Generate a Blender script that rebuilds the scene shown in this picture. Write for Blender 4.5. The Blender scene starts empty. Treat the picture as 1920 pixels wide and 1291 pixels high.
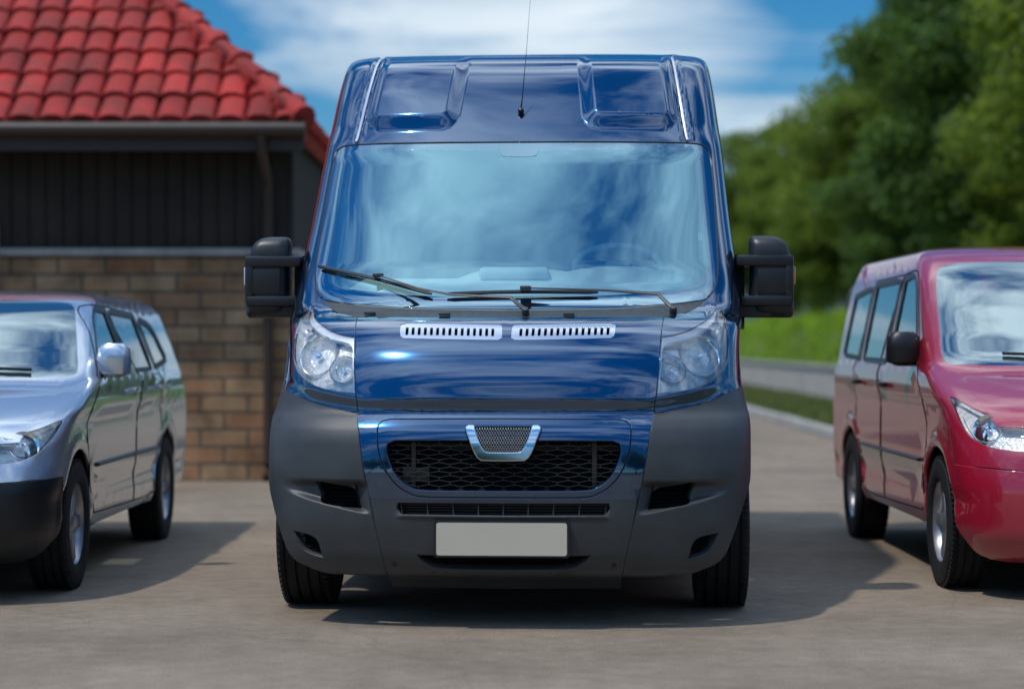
import bpy, bmesh, math, random, bisect
from mathutils import Vector, Matrix, noise
from mathutils.geometry import delaunay_2d_cdt
scene = bpy.context.scene
COL = scene.collection
rnd = random.Random(11)
# ------------------------------------------------------------------ camera, sky, sun, exposure
cam = bpy.data.cameras.new("camera"); cam_o = bpy.data.objects.new("camera", cam); COL.objects.link(cam_o)
cam_o.location = (0, 0, 1.15); cam_o.rotation_euler = (math.radians(90), 0, 0)
cam.sensor_width = 36; cam.lens = 75; cam.clip_start = 0.1; cam.clip_end = 3000
cam.dof.use_dof = True; cam.dof.focus_distance = 9.2; cam.dof.aperture_fstop = 1.4
scene.camera = cam_o
SUN_EL, SUN_AZ = math.radians(62), math.radians(-126)      # azimuth measured from +Y towards +X
w = bpy.data.worlds.new("World"); scene.world = w; w.use_nodes = True
nt = w.node_tree; N = nt.nodes; L = nt.links; N.clear()
def nd(t, **k):
    n = N.new(t)
    for a, b in k.items():
        if isinstance(b, (int, float, tuple, str, bool)) and hasattr(n, a): setattr(n, a, b)
    return n
sky = nd('ShaderNodeTexSky', sky_type='NISHITA', sun_disc=False); sky.sun_elevation = SUN_EL; sky.sun_rotation = SUN_AZ
sky.altitude = 900; sky.air_density = 1.0; sky.dust_density = 0.1; sky.ozone_density = 3.0
hs = nd('ShaderNodeHueSaturation'); hs.inputs['Saturation'].default_value = 1.25; hs.inputs['Value'].default_value = 1.0
tint = nd('ShaderNodeMix', data_type='RGBA', blend_type='MULTIPLY'); tint.inputs[0].default_value = 1.0; tint.inputs[7].default_value = (0.70, 0.93, 1.06, 1)
L.new(sky.outputs[0], tint.inputs[6]); L.new(tint.outputs[2], hs.inputs['Color'])
tc = nd('ShaderNodeTexCoord'); sep = nd('ShaderNodeSeparateXYZ'); L.new(tc.outputs['Generated'], sep.inputs[0])
add = nd('ShaderNodeMath', operation='ADD'); L.new(sep.outputs[2], add.inputs[0]); add.inputs[1].default_value = 0.35
mx = nd('ShaderNodeMath', operation='MAXIMUM'); L.new(add.outputs[0], mx.inputs[0]); mx.inputs[1].default_value = 0.05
dx = nd('ShaderNodeMath', operation='DIVIDE'); L.new(sep.outputs[0], dx.inputs[0]); L.new(mx.outputs[0], dx.inputs[1])
dy = nd('ShaderNodeMath', operation='DIVIDE'); L.new(sep.outputs[1], dy.inputs[0]); L.new(mx.outputs[0], dy.inputs[1])
sx = nd('ShaderNodeMath', operation='MULTIPLY'); sx.inputs[1].default_value = 0.42; L.new(dx.outputs[0], sx.inputs[0])
cb = nd('ShaderNodeCombineXYZ'); L.new(sx.outputs[0], cb.inputs[0]); L.new(dy.outputs[0], cb.inputs[1]); cb.inputs[2].default_value = 3.7
n1 = nd('ShaderNodeTexNoise'); n1.inputs['Scale'].default_value = 4.2; n1.inputs['Detail'].default_value = 9; n1.inputs['Roughness'].default_value = 0.60; n1.inputs['Distortion'].default_value = 0.5
L.new(cb.outputs[0], n1.inputs['Vector'])
cr = nd('ShaderNodeValToRGB'); cr.color_ramp.elements[0].position = 0.48; cr.color_ramp.elements[1].position = 0.72
cr.color_ramp.elements[0].color = (0, 0, 0, 1); cr.color_ramp.elements[1].color = (0.9, 0.9, 0.9, 1)
dp = nd('ShaderNodeVectorMath', operation='DOT_PRODUCT'); L.new(tc.outputs['Generated'], dp.inputs[0]); dp.inputs[1].default_value = (0.0, 0.978, 0.208)
b1 = nd('ShaderNodeMapRange'); b1.inputs['From Min'].default_value = 0.989; b1.inputs['From Max'].default_value = 0.9985; b1.inputs['To Max'].default_value = 0.26; L.new(dp.outputs['Value'], b1.inputs['Value'])
b2 = nd('ShaderNodeMapRange'); b2.inputs['From Min'].default_value = 0.35; b2.inputs['From Max'].default_value = 0.95; b2.inputs['To Max'].default_value = 0.045; L.new(sep.outputs[2], b2.inputs['Value'])
s1 = nd('ShaderNodeMath', operation='ADD'); L.new(b1.outputs[0], s1.inputs[0]); L.new(b2.outputs[0], s1.inputs[1])
s2 = nd('ShaderNodeMath', operation='ADD'); L.new(s1.outputs[0], s2.inputs[0]); L.new(n1.outputs['Fac'], s2.inputs[1]); L.new(s2.outputs[0], cr.inputs[0])
n2 = nd('ShaderNodeTexNoise'); n2.inputs['Scale'].default_value = 3.1; n2.inputs['Detail'].default_value = 5; L.new(cb.outputs[0], n2.inputs['Vector'])
cc = nd('ShaderNodeValToRGB'); cc.color_ramp.elements[0].color = (4.6, 6.2, 7.8, 1); cc.color_ramp.elements[1].color = (11.0, 12.2, 13.0, 1)
cc.color_ramp.elements[0].position = 0.35; cc.color_ramp.elements[1].position = 0.62
L.new(n2.outputs['Fac'], cc.inputs[0])
mixw = nd('ShaderNodeMix', data_type='RGBA'); L.new(cr.outputs[0], mixw.inputs[0]); L.new(hs.outputs[0], mixw.inputs[6]); L.new(cc.outputs[0], mixw.inputs[7])
bg = nd('ShaderNodeBackground'); bg.inputs['Strength'].default_value = 0.095; 
el = nd('ShaderNodeMapRange'); el.inputs['From Min'].default_value = 0.25; el.inputs['From Max'].default_value = 0.85; el.inputs['To Min'].default_value = 1.0; el.inputs['To Max'].default_value = 2.6; L.new(sep.outputs[2], el.inputs['Value'])
vm = nd('ShaderNodeVectorMath', operation='SCALE'); L.new(mixw.outputs[2], vm.inputs[0]); L.new(el.outputs[0], vm.inputs['Scale']); L.new(vm.outputs[0], bg.inputs['Color'])
ow = nd('ShaderNodeOutputWorld'); L.new(bg.outputs[0], ow.inputs['Surface'])
sl = bpy.data.lights.new("sun", 'SUN'); sl.energy = 2.8; sl.angle = math.radians(1.6); sl.color = (1.0, 0.95, 0.87)
so = bpy.data.objects.new("sun", sl); COL.objects.link(so); so.location = (0, 0, 40)
sd = Vector((math.sin(SUN_AZ)*math.cos(SUN_EL), math.cos(SUN_AZ)*math.cos(SUN_EL), math.sin(SUN_EL)))
so.rotation_euler = sd.to_track_quat('Z', 'Y').to_euler()
vs = scene.view_settings; vs.view_transform = 'Standard'; vs.look = 'None'; vs.exposure = -0.2; vs.gamma = 1.0
# ------------------------------------------------------------------ materials
def mat(name, col=(0.5, 0.5, 0.5), rough=0.5, metal=0.0, spec=0.5, coat=0.0, coat_rough=0.03, coat_ior=1.5, var=0.0, vscale=6.0, col2=None, bump=0.0, bscale=40.0, detail=6, ior=None, emit=None):
    m = bpy.data.materials.new(name); m.use_nodes = True; t = m.node_tree; p = t.nodes['Principled BSDF']
    p.inputs['Roughness'].default_value = rough; p.inputs['Metallic'].default_value = metal
    p.inputs['Specular IOR Level'].default_value = spec; p.inputs['Coat Weight'].default_value = coat
    p.inputs['Coat Roughness'].default_value = coat_rough; p.inputs['Coat IOR'].default_value = coat_ior
    if ior: p.inputs['IOR'].default_value = ior
    c = t.nodes.new('ShaderNodeTexCoord')
    nn = t.nodes.new('ShaderNodeTexNoise'); nn.inputs['Scale'].default_value = vscale; nn.inputs['Detail'].default_value = detail; nn.inputs['Roughness'].default_value = 0.6
    t.links.new(c.outputs['Object'], nn.inputs['Vector'])
    if col2 is None: col2 = tuple(k*(1-var) for k in col)
    r = t.nodes.new('ShaderNodeValToRGB'); r.color_ramp.elements[0].position = 0.32; r.color_ramp.elements[1].position = 0.68
    r.color_ramp.elements[0].color = (*col2, 1); r.color_ramp.elements[1].color = (*col, 1)
    t.links.new(nn.outputs['Fac'], r.inputs[0]); t.links.new(r.outputs[0], p.inputs['Base Color'])
    if bump:
        b = t.nodes.new('ShaderNodeTexNoise'); b.inputs['Scale'].default_value = bscale; b.inputs['Detail'].default_value = 4
        t.links.new(c.outputs['Object'], b.inputs['Vector'])
        bn = t.nodes.new('ShaderNodeBump'); bn.inputs['Strength'].default_value = bump; bn.inputs['Distance'].default_value = 0.01
        t.links.new(b.outputs['Fac'], bn.inputs['Height']); t.links.new(bn.outputs['Normal'], p.inputs['Normal'])
    return m
def island(m, lo=0.7, hi=1.25):
    """vary the colour from piece to piece of one mesh (tiles, leaves)"""
    t = m.node_tree; p = t.nodes['Principled BSDF']; src = p.inputs['Base Color'].links[0].from_socket
    g = t.nodes.new('ShaderNodeNewGeometry'); r = t.nodes.new('ShaderNodeMapRange'); r.inputs['To Min'].default_value = lo; r.inputs['To Max'].default_value = hi
    t.links.new(g.outputs['Random Per Island'], r.inputs['Value']); v = t.nodes.new('ShaderNodeVectorMath'); v.operation = 'SCALE'
    t.links.new(src, v.inputs[0]); t.links.new(r.outputs[0], v.inputs['Scale']); t.links.new(v.outputs[0], p.inputs['Base Color']); return m
def glassmat(name, tint, refl, rough=0.0, gtint=(1, 1, 1), veil=0.0, vcol=(0.6, 0.8, 0.8), opaque=False):
    """glass: transmission + reflection, with an optional diffuse veil that paints in a pale haze"""
    m = bpy.data.materials.new(name); m.use_nodes = True; t = m.node_tree; t.nodes.clear()
    tr = t.nodes.new('ShaderNodeBsdfDiffuse' if opaque else 'ShaderNodeBsdfTransparent'); tr.inputs[0].default_value = (*tint, 1)
    if veil:
        c = t.nodes.new('ShaderNodeTexCoord'); nz = t.nodes.new('ShaderNodeTexNoise'); nz.inputs['Scale'].default_value = 2.5; nz.inputs['Detail'].default_value = 7
        t.links.new(c.outputs['Object'], nz.inputs['Vector'])
        mr = t.nodes.new('ShaderNodeMapRange'); mr.inputs['To Min'].default_value = veil*0.7; mr.inputs['To Max'].default_value = veil*1.3; t.links.new(nz.outputs['Fac'], mr.inputs['Value'])
        df = t.nodes.new('ShaderNodeBsdfDiffuse'); df.inputs[0].default_value = (*vcol, 1)
        mv = t.nodes.new('ShaderNodeMixShader'); t.links.new(mr.outputs[0], mv.inputs[0]); t.links.new(tr.outputs[0], mv.inputs[1]); t.links.new(df.outputs[0], mv.inputs[2]); tr = mv
    g = t.nodes.new('ShaderNodeBsdfGlossy'); g.inputs['Roughness'].default_value = rough; g.inputs['Color'].default_value = (*gtint, 1)
    lw = t.nodes.new('ShaderNodeFresnel'); lw.inputs['IOR'].default_value = 1.5
    mp = t.nodes.new('ShaderNodeMapRange'); mp.inputs['To Min'].default_value = refl; mp.inputs['To Max'].default_value = 1.0
    t.links.new(lw.outputs[0], mp.inputs['Value'])
    mi = t.nodes.new('ShaderNodeMixShader'); t.links.new(mp.outputs[0], mi.inputs[0]); t.links.new(tr.outputs[0], mi.inputs[1]); t.links.new(g.outputs[0], mi.inputs[2])
    o = t.nodes.new('ShaderNodeOutputMaterial'); t.links.new(mi.outputs[0], o.inputs[0]); return m
M = {}
M['paint'] = mat('navy metallic paint', (0.009, 0.052, 0.135), 0.13, metal=0.85, coat=1.0, coat_ior=1.92, coat_rough=0.014, var=0.06, vscale=2)
M['silverpaint'] = mat('silver paint', (0.62, 0.66, 0.72), 0.25, metal=0.75, coat=1.0, coat_ior=1.7, var=0.05, vscale=2)
M['redpaint'] = mat('crimson paint', (0.36, 0.008, 0.03), 0.3, metal=0.0, coat=1.0, coat_ior=1.6, var=0.08, vscale=2)
M['vent_sky_sheen'] = mat('painted sky sheen on vents', (0.52, 0.56, 0.64), 0.25, metal=0.75, coat=1.0, coat_ior=1.6, var=0.05)  # sky reflection on the navy vents put into a pale base colour
M['plastic'] = mat('textured grey plastic', (0.046, 0.049, 0.051), 0.42, spec=0.55, var=0.34, vscale=5, bump=0.14, bscale=700)
M['black'] = mat('black plastic', (0.014, 0.015, 0.017), 0.38, spec=0.5, var=0.3, vscale=9, bump=0.06, bscale=500)
M['gap'] = mat('dark underside', (0.006, 0.006, 0.007), 0.9, spec=0.1, var=0.3)
M['meshm'] = mat('grille plastic', (0.045, 0.048, 0.048), 0.5, var=0.3)
M['rubber'] = mat('tyre rubber', (0.016, 0.016, 0.017), 0.75, spec=0.3, var=0.35, vscale=12, bump=0.25, bscale=60)
M['chrome'] = mat('chrome', (0.82, 0.86, 0.88), 0.09, metal=1.0, var=0.03)
M['silver'] = mat('lamp reflector', (0.97, 0.98, 0.98), 0.22, metal=0.25, var=0.35, vscale=26, bump=0.9, bscale=48)
M['bowl'] = mat('faceted reflector', (0.95, 0.96, 0.97), 0.07, metal=0.7, var=0.1, bump=0.6, bscale=70)
M['lamptrim'] = mat('satin lamp trim', (0.82, 0.85, 0.90), 0.3, metal=0.6, var=0.04)
M['amber'] = mat('amber bulb', (0.75, 0.30, 0.10), 0.25, var=0.2)
M['lens'] = glassmat('clear lamp lens', (0.99, 1.0, 1.0), 0.07)
M['bulb'] = glassmat('bulb glass', (0.9, 0.93, 0.95), 0.30)
M['ws'] = glassmat('windscreen glass', (0.74, 0.93, 0.93), 0.27, gtint=(0.50, 0.86, 1.0), veil=0.05, vcol=(0.34, 0.70, 0.70))  # veil: pale cabin light painted into the glass as a teal haze
M['wsb'] = glassmat('windscreen edge', (0.006, 0.010, 0.02), 0.30, gtint=(0.60, 0.85, 1.0), opaque=True)
M['sglass'] = glassmat('side glass', (0.28, 0.38, 0.38), 0.30)
M['frit'] = mat('black ceramic border', (0.008, 0.012, 0.02), 0.15, var=0.2)
M['plate'] = mat('blank number plate', (0.60, 0.53, 0.42), 0.5, var=0.04, vscale=3)
M['rim'] = mat('steel wheel', (0.42, 0.43, 0.45), 0.35, metal=0.8, var=0.2)
M['dash'] = mat('dashboard plastic', (0.66, 0.68, 0.66), 0.6, var=0.15)
M['bulk'] = mat('grey bulkhead lining', (0.28, 0.31, 0.32), 0.8, var=0.15)
M['seat'] = mat('dark seat fabric', (0.06, 0.064, 0.07), 0.9, var=0.3)
M['pad'] = mat('sensor cover', (0.02, 0.025, 0.03), 0.5)
M['tape'] = mat('white sticker', (0.6, 0.66, 0.64), 0.5)
M['rust'] = mat('dull metal', (0.12, 0.10, 0.07), 0.6, metal=0.4, var=0.5)
PI = math.pi
def pchip(xs, ys):
    """monotone cubic interpolation through a table"""
    n = len(xs); h = [xs[i+1]-xs[i] for i in range(n-1)]; d = [(ys[i+1]-ys[i])/h[i] for i in range(n-1)]
    m = [d[0]]
    for i in range(1, n-1):
        if d[i-1]*d[i] <= 0: m.append(0.0)
        else:
            w1 = 2*h[i]+h[i-1]; w2 = h[i]+2*h[i-1]
            m.append((w1+w2)/(w1/d[i-1]+w2/d[i]))
    m.append(d[-1])
    def f(x):
        if x <= xs[0]: return ys[0]+m[0]*(x-xs[0])
        if x >= xs[-1]: return ys[-1]+m[-1]*(x-xs[-1])
        i = bisect.bisect_right(xs, x)-1; i = min(i, n-2); t = (x-xs[i])/h[i]
        return ((2*t**3-3*t*t+1)*ys[i]+(t**3-2*t*t+t)*h[i]*m[i]+(-2*t**3+3*t*t)*ys[i+1]+(t**3-t*t)*h[i]*m[i+1])
    return f
class Skin:
    """A vehicle's outer skin.  Each height parameter v has a plan section: a superellipse nose
    (a = 0 centre line .. pi/2 corner) that runs on into a straight flank (a > pi/2, metres)."""
    def __init__(s, rows, disp=None):
        c = list(zip(*rows)); v = list(c[0])
        s.Z, s.Y, s.W, s.B, s.N = [pchip(v, list(k)) for k in c[1:]]
        s.disp = disp
    def base(s, a, v):
        sg = 1.0 if a >= 0 else -1.0; a = abs(a); W = max(s.W(v), 0.0); B = s.B(v); n = s.N(v)
        if a <= PI/2:
            si = math.sin(a); co = max(math.cos(a), 0.0); r = (si**n+co**n)**(-1.0/n)
            return (sg*W*si*r, s.Y(v)+B*(1-co*r), s.Z(v))
        return (sg*W, s.Y(v)+B+(a-PI/2), s.Z(v))
    @staticmethod
    def _n(f, a, v, e=2e-3):
        p, q, r, t = f(a+e, v), f(a-e, v), f(a, v+e), f(a, v-e)
        x = [p[i]-q[i] for i in range(3)]; y = [r[i]-t[i] for i in range(3)]
        n = (x[1]*y[2]-x[2]*y[1], x[2]*y[0]-x[0]*y[2], x[0]*y[1]-x[1]*y[0])
        l = math.sqrt(sum(k*k for k in n)) or 1.0
        return (n[0]/l, n[1]/l, n[2]/l)
    def P(s, a, v, off=0.0):
        p = s.base(a, v); d = off+(s.disp(a, v, p) if s.disp else 0.0)
        if d == 0.0: return p
        n = s._n(s.base, a, v); return (p[0]+n[0]*d, p[1]+n[1]*d, p[2]+n[2]*d)
    def N3(s, a, v): return s._n(s.P, a, v)
    def ax(s, X, v):
        """surface angle of the point X metres off the centre line at height v"""
        n = s.N(v); q = min(abs(X)/max(s.W(v), 1e-6), 1.0)
        return math.copysign(math.atan2(q, max(1-q**n, 0.0)**(1.0/n)), X)
    def ay(s, Y, v, side=1):
        """surface angle of the flank point Y metres behind the nose"""
        n = s.N(v); B = s.B(v); d = Y-s.Y(v)
        if d >= B: return side*(PI/2+d-B)
        c = 1-max(d, 0.0)/B; return side*math.atan2(max(1-c**n, 0.0)**(1.0/n), c)
def sstep(a, b, x):
    t = min(max((x-a)/(b-a), 0.0), 1.0); return t*t*(3-2*t)
# height v, z, y of the nose, half width, depth of the corner, squareness
VAN_ROWS = [
 (0.18,0.18,0.17,0.945,0.42,3.2),(0.215,0.215,0.085,0.962,0.45,3.1),(0.26,0.26,0.035,0.985,0.48,3.0),(0.32,0.32,0.012,1.002,0.5,3.0),
 (0.45,0.45,0.0,1.013,0.5,3.0),(0.62,0.62,0.0,1.015,0.5,3.0),(0.74,0.74,0.010,1.017,0.52,2.95),(0.80,0.80,0.026,1.018,0.54,2.9),
 (0.845,0.845,0.055,1.017,0.56,2.85),(0.88,0.88,0.086,1.010,0.58,2.8),(0.935,0.935,0.106,0.999,0.6,2.75),(1.00,1.00,0.123,0.989,0.62,2.7),
 (1.10,1.10,0.170,0.985,0.62,2.65),(1.18,1.18,0.24,0.988,0.60,2.6),(1.23,1.23,0.31,0.994,0.57,2.55),(1.265,1.265,0.40,1.000,0.53,2.5),
 (1.30,1.30,0.555,1.002,0.48,2.45),(1.34,1.34,0.622,1.000,0.42,2.35),(1.50,1.50,0.785,0.990,0.39,2.3),(1.75,1.75,1.022,0.970,0.38,2.3),
 (2.00,2.00,1.237,0.954,0.38,2.3),(2.09,2.09,1.31,0.947,0.38,2.4),(2.20,2.20,1.405,0.937,0.42,2.6),(2.35,2.35,1.545,0.921,0.40,2.9),
 (2.45,2.45,1.655,0.908,0.38,3.1),(2.51,2.508,1.74,0.899,0.36,3.3),(2.57,2.555,1.86,0.887,0.34,3.5),(2.63,2.583,1.99,0.862,0.32,3.6),
 (2.75,2.598,2.25,0.70,0.3,3.0),(3.0,2.606,2.6,0.02,0.1,2.5)]
def rrect(x, y, cx, cy, hx, hy, r):
    dx = abs(x-cx)-(hx-r); dy = abs(y-cy)-(hy-r)
    return math.hypot(max(dx, 0), max(dy, 0))+min(max(dx, dy), 0)-r
# ------------------------------------------------------------------ mesh helpers
def link(name, verts, faces, m, parent=None, smooth=True, normals=None):
    me = bpy.data.meshes.new(name); me.from_pydata([tuple(v) for v in verts], [], faces); me.validate(clean_customdata=False); me.update()
    if smooth: me.polygons.foreach_set('use_smooth', [True]*len(me.polygons))
    if normals and len(normals) == len(me.vertices): me.normals_split_custom_set_from_vertices([tuple(n) for n in normals])
    me.materials.append(m); o = bpy.data.objects.new(name, me); COL.objects.link(o)
    if parent: o.parent = parent
    return o
def tag(o, label=None, cat=None, group=None, kind=None):
    for k, v in (('label', label), ('category', cat), ('group', group), ('kind', kind)):
        if v: o[k] = v
    return o
def empty(name, loc=(0, 0, 0), rz=0.0):
    o = bpy.data.objects.new(name, None); COL.objects.link(o); o.location = loc; o.rotation_euler = (0, 0, rz); o.empty_display_size = 0.2; return o
def clone(o, parent=None):
    c = o.copy(); COL.objects.link(c)
    if parent: c.parent = parent
    for k in list(o.children): clone(k, c)
    return c
class MB:
    """collects shapes for one mesh"""
    def __init__(s): s.v = []; s.f = []; s.sm = []
    def raw(s, v, f):
        b = len(s.v); s.v += [tuple(x) for x in v]; s.f += [tuple(i+b for i in q) for q in f]
    def box(s, c, h, R=None, bev=0.0):
        bm = bmesh.new(); bmesh.ops.create_cube(bm, size=1.0)
        for v in bm.verts: v.co = Vector((v.co.x*2*h[0], v.co.y*2*h[1], v.co.z*2*h[2]))
        if bev: bmesh.ops.bevel(bm, geom=list(bm.edges), offset=bev, segments=2, profile=0.5, affect='EDGES')
        bm.verts.index_update(); R = R or Matrix.Identity(3); c = Vector(c)
        s.raw([R @ v.co+c for v in bm.verts], [[v.index for v in f.verts] for f in bm.faces]); bm.free()
    def tube(s, pts, r, n=8, cap=True, flat=1.0, up=(0, 0, 1)):
        pts = [Vector(p) for p in pts]; rs = r if isinstance(r, (list, tuple)) else [r]*len(pts); ring = []; v = []; f = []
        for i, p in enumerate(pts):
            d = (pts[min(i+1, len(pts)-1)]-pts[max(i-1, 0)]).normalized(); u = Vector(up)
            if abs(d.dot(u)) > 0.97: u = Vector((0, 1, 0.02))
            a = d.cross(u).normalized(); b = a.cross(d)
            for k in range(n): t = 2*PI*(k+0.5)/n; v.append(p+a*math.cos(t)*rs[i]+b*math.sin(t)*rs[i]*flat)
        for i in range(len(pts)-1):
            for k in range(n): f.append((i*n+k, i*n+(k+1) % n, (i+1)*n+(k+1) % n, (i+1)*n+k))
        if cap: f.append(tuple(range(n))[::-1]); f.append(tuple((len(pts)-1)*n+k for k in range(n)))
        s.raw(v, f)
    def lathe(s, prof, c=(0, 0, 0), R=None, n=32):
        """prof: (radius, axial) ; axis = local x"""
        R = R or Matrix.Identity(3); c = Vector(c); v = []; f = []; m = len(prof)
        for k in range(n):
            t = 2*PI*k/n
            for r, a in prof: v.append(R @ Vector((a, r*math.cos(t), r*math.sin(t)))+c)
        for k in range(n):
            for j in range(m-1): f.append((k*m+j, k*m+j+1, ((k+1) % n)*m+j+1, ((k+1) % n)*m+j))
        s.raw(v, f)
    def quad(s, a, b, c, d): s.raw([a, b, c, d], [(0, 1, 2, 3)])
    def loft(s, rings, cap=True):
        n = len(rings[0]); v = [p for r in rings for p in r]; f = []
        for i in range(len(rings)-1):
            for k in range(n): f.append((i*n+k, i*n+(k+1) % n, (i+1)*n+(k+1) % n, (i+1)*n+k))
        if cap: f.append(tuple(range(n))[::-1]); f.append(tuple((len(rings)-1)*n+k for k in range(n)))
        s.raw(v, f)
    def build(s, name, m, parent=None, smooth=True, angle=40):
        o = link(name, s.v, s.f, m, parent, smooth)
        bm = bmesh.new(); bm.from_mesh(o.data); bmesh.ops.recalc_face_normals(bm, faces=bm.faces)
        ca = math.cos(math.radians(angle))
        for e in bm.edges:
            if len(e.link_faces) == 2 and e.link_faces[0].normal.dot(e.link_faces[1].normal) < ca: e.smooth = False
        bm.to_mesh(o.data); bm.free(); return o
def curve(pts, step=0.03, closed=True):
    """smooth curve through (a, v[, 'c']) points; 'c' marks a corner"""
    n = len(pts); out = []
    for i in range(n if closed else n-1):
        p1, p2 = pts[i], pts[(i+1) % n]
        p0 = p1 if (len(p1) > 2 or (not closed and i == 0)) else pts[i-1]
        p3 = p2 if (len(p2) > 2 or (not closed and i == n-2)) else pts[(i+2) % n]
        l = math.hypot(p2[0]-p1[0], p2[1]-p1[1]); k = max(1, int(l/step+0.5))
        if l > 0.6: k = max(1, int(l/0.12))
        for j in range(k):
            t = j/k; o = []
            for c in (0, 1):
                a, b, d, e = p0[c], p1[c], p2[c], p3[c]
                if len(p1) > 2 and len(p2) > 2: o.append(b+(d-b)*t); continue
                o.append(0.5*((2*b)+(-a+d)*t+(2*a-5*b+4*d-e)*t*t+(-a+3*b-3*d+e)*t**3))
            out.append((o[0], o[1]))
    if not closed: out.append((pts[-1][0], pts[-1][1]))
    return out
def area(p): return 0.5*sum(p[i-1][0]*p[i][1]-p[i][0]*p[i-1][1] for i in range(len(p)))
def inside(p, x, y):
    c = False; j = len(p)-1
    for i in range(len(p)):
        if (p[i][1] > y) != (p[j][1] > y) and x < (p[j][0]-p[i][0])*(y-p[i][1])/(p[j][1]-p[i][1])+p[i][0]: c = not c
        j = i
    return c
def mir(p): return [(-q[0],)+tuple(q[1:]) for q in p][::-1]
def fill(name, S, outer, holes=(), m=None, parent=None, ga=0.045, gv=0.03, bev=0.003, depth=0.02, off=0.0, label=None, dense=(), extra=()):
    """panel of a vehicle skin bounded by closed loops in surface coordinates, with a rolled edge"""
    loops = [outer if area(outer) > 0 else outer[::-1]]+[h if area(h) < 0 else h[::-1] for h in holes]
    pts = []; edges = []; spans = []
    for lp in loops:
        b = len(pts); pts += lp; n = len(lp); spans.append((b, n)); edges += [(b+i, b+(i+1) % n) for i in range(n)]
    A = [p[0] for p in loops[0]]; V = [p[1] for p in loops[0]]; cell = {}
    for p in pts: cell.setdefault((int(p[0]//0.02), int(p[1]//0.02)), []).append(p)
    gx = []; a = -1.65
    while a <= 1.65: gx.append(a); a += ga
    a = 1.65+0.15
    while a < max(max(A), -min(A)): gx += [a, -a]; a += 0.22
    for (a, v) in extra:
        if inside(loops[0], a, v) and not any(inside(h, a, v) for h in loops[1:]):
            ci, cj = int(a//0.02), int(v//0.02)
            if not any(math.hypot(a-q[0], v-q[1]) < 0.004 for i in (-1, 0, 1) for j in (-1, 0, 1) for q in cell.get((ci+i, cj+j), ())): pts.append((a, v)); cell.setdefault((ci, cj), []).append((a, v))
    v = min(V)+gv*0.5
    while v < max(V):
        for a in gx:
            if any(d_[0] < a < d_[1] and d_[2] < v < d_[3] for d_ in dense): continue
            if min(A) < a < max(A) and inside(loops[0], a, v) and not any(inside(h, a, v) for h in loops[1:]):
                ci, cj = int(a//0.02), int(v//0.02)
                if not any(math.hypot(a-q[0], v-q[1]) < 0.011 for i in (-1, 0, 1) for j in (-1, 0, 1) for q in cell.get((ci+i, cj+j), ())): pts.append((a, v))
        v += gv
    for (a0, a1, v0, v1, da, dv) in dense:
        a = a0
        while a < a1:
            v = v0
            while v < v1:
                if inside(loops[0], a, v) and not any(inside(h, a, v) for h in loops[1:]):
                    ci, cj = int(a//0.02), int(v//0.02)
                    if not any(math.hypot(a-q[0], v-q[1]) < 0.008 for i in (-1, 0, 1) for j in (-1, 0, 1) for q in cell.get((ci+i, cj+j), ())): pts.append((a, v))
                v += dv
            a += da
    vv, ee, ff, ov, oe, of = delaunay_2d_cdt([Vector(p) for p in pts], edges, [], 0, 1e-6)
    idx = {}
    for k, l in enumerate(ov):
        for q in l: idx[q] = k
    faces = []
    for f in ff:
        cx = sum(vv[i].x for i in f)/len(f); cy = sum(vv[i].y for i in f)/len(f)
        if inside(loops[0], cx, cy) and not any(inside(h, cx, cy) for h in loops[1:]):
            ar = area([(vv[i].x, vv[i].y) for i in f])
            if abs(ar) > 1e-10: faces.append(tuple(f) if ar > 0 else tuple(f)[::-1])
    P = [Vector(S.P(q.x, q.y, off)) for q in vv]; NN = [Vector(S.N3(q.x, q.y)) for q in vv]
    for b, n in spans:
        ia = [idx[b+i] for i in range(n)]; base = len(P)
        for i in range(n):
            p = P[ia[i]]; nn = NN[ia[i]]; t = P[ia[(i+1) % n]]-P[ia[i-1]]
            o = t.cross(nn); o = o.normalized() if o.length > 1e-9 else Vector((0, 0, 0))
            P += [p+o*bev*0.8-nn*bev, p+o*bev-nn*depth]; NN += [(nn*0.2+o).normalized(), o]
        for i in range(n):
            j = (i+1) % n; a0, a1 = ia[i], ia[j]; b0, b1 = base+2*i, base+2*j
            if a0 == a1: continue
            faces += [(a0, b0, b1, a1), (b0, b0+1, b1+1, b1)]
    o = link(name, P, faces, m, parent, True, NN)
    if label: o['label'] = label
    return o
def strip_on(S, mb, pts, r=0.004, off=0.0, n=6, flat=1.0):
    """round moulding laid along a path on the skin"""
    P = [Vector(S.P(a, v, off)) for a, v in pts]; mb.tube(P, r, n, flat=flat)
def hexmesh(S, mb, poly, cw, ch, off, r, xs=None):
    """expanded-metal mesh clipped to a loop on the skin; cells cw x ch metres"""
    lo, hi = min(p[1] for p in poly), max(p[1] for p in poly); W = S.W((lo+hi)/2)
    nx = int(2.4*W/cw)+2; ny = int((hi-lo)/ch)+3
    def put(x, v): return (S.ax(x, v), v)
    def seg(x0, v0, x1, v1):
        k = 2; q = [(x0+(x1-x0)*i/k, v0+(v1-v0)*i/k) for i in range(k+1)]
        for i in range(k):
            c = ((q[i][0]+q[i+1][0])/2, (q[i][1]+q[i+1][1])/2); a, v = put(*c)
            if inside(poly, a, v) and abs(c[0]) < W*0.97: mb.tube([S.P(*put(*q[i]), off), S.P(*put(*q[i+1]), off)], r, 4, cap=False)
    for j in range(-1, ny+1):
        for i in range(-nx, nx+1):
            x = (i+(0.5 if j % 2 else 0))*cw; v = lo+j*ch
            seg(x-cw/2, v+ch*0.15, x, v+ch*0.60); seg(x, v+ch*0.60, x+cw/2, v+ch*0.15); seg(x, v+ch*0.60, x, v+ch*1.15)
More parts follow.
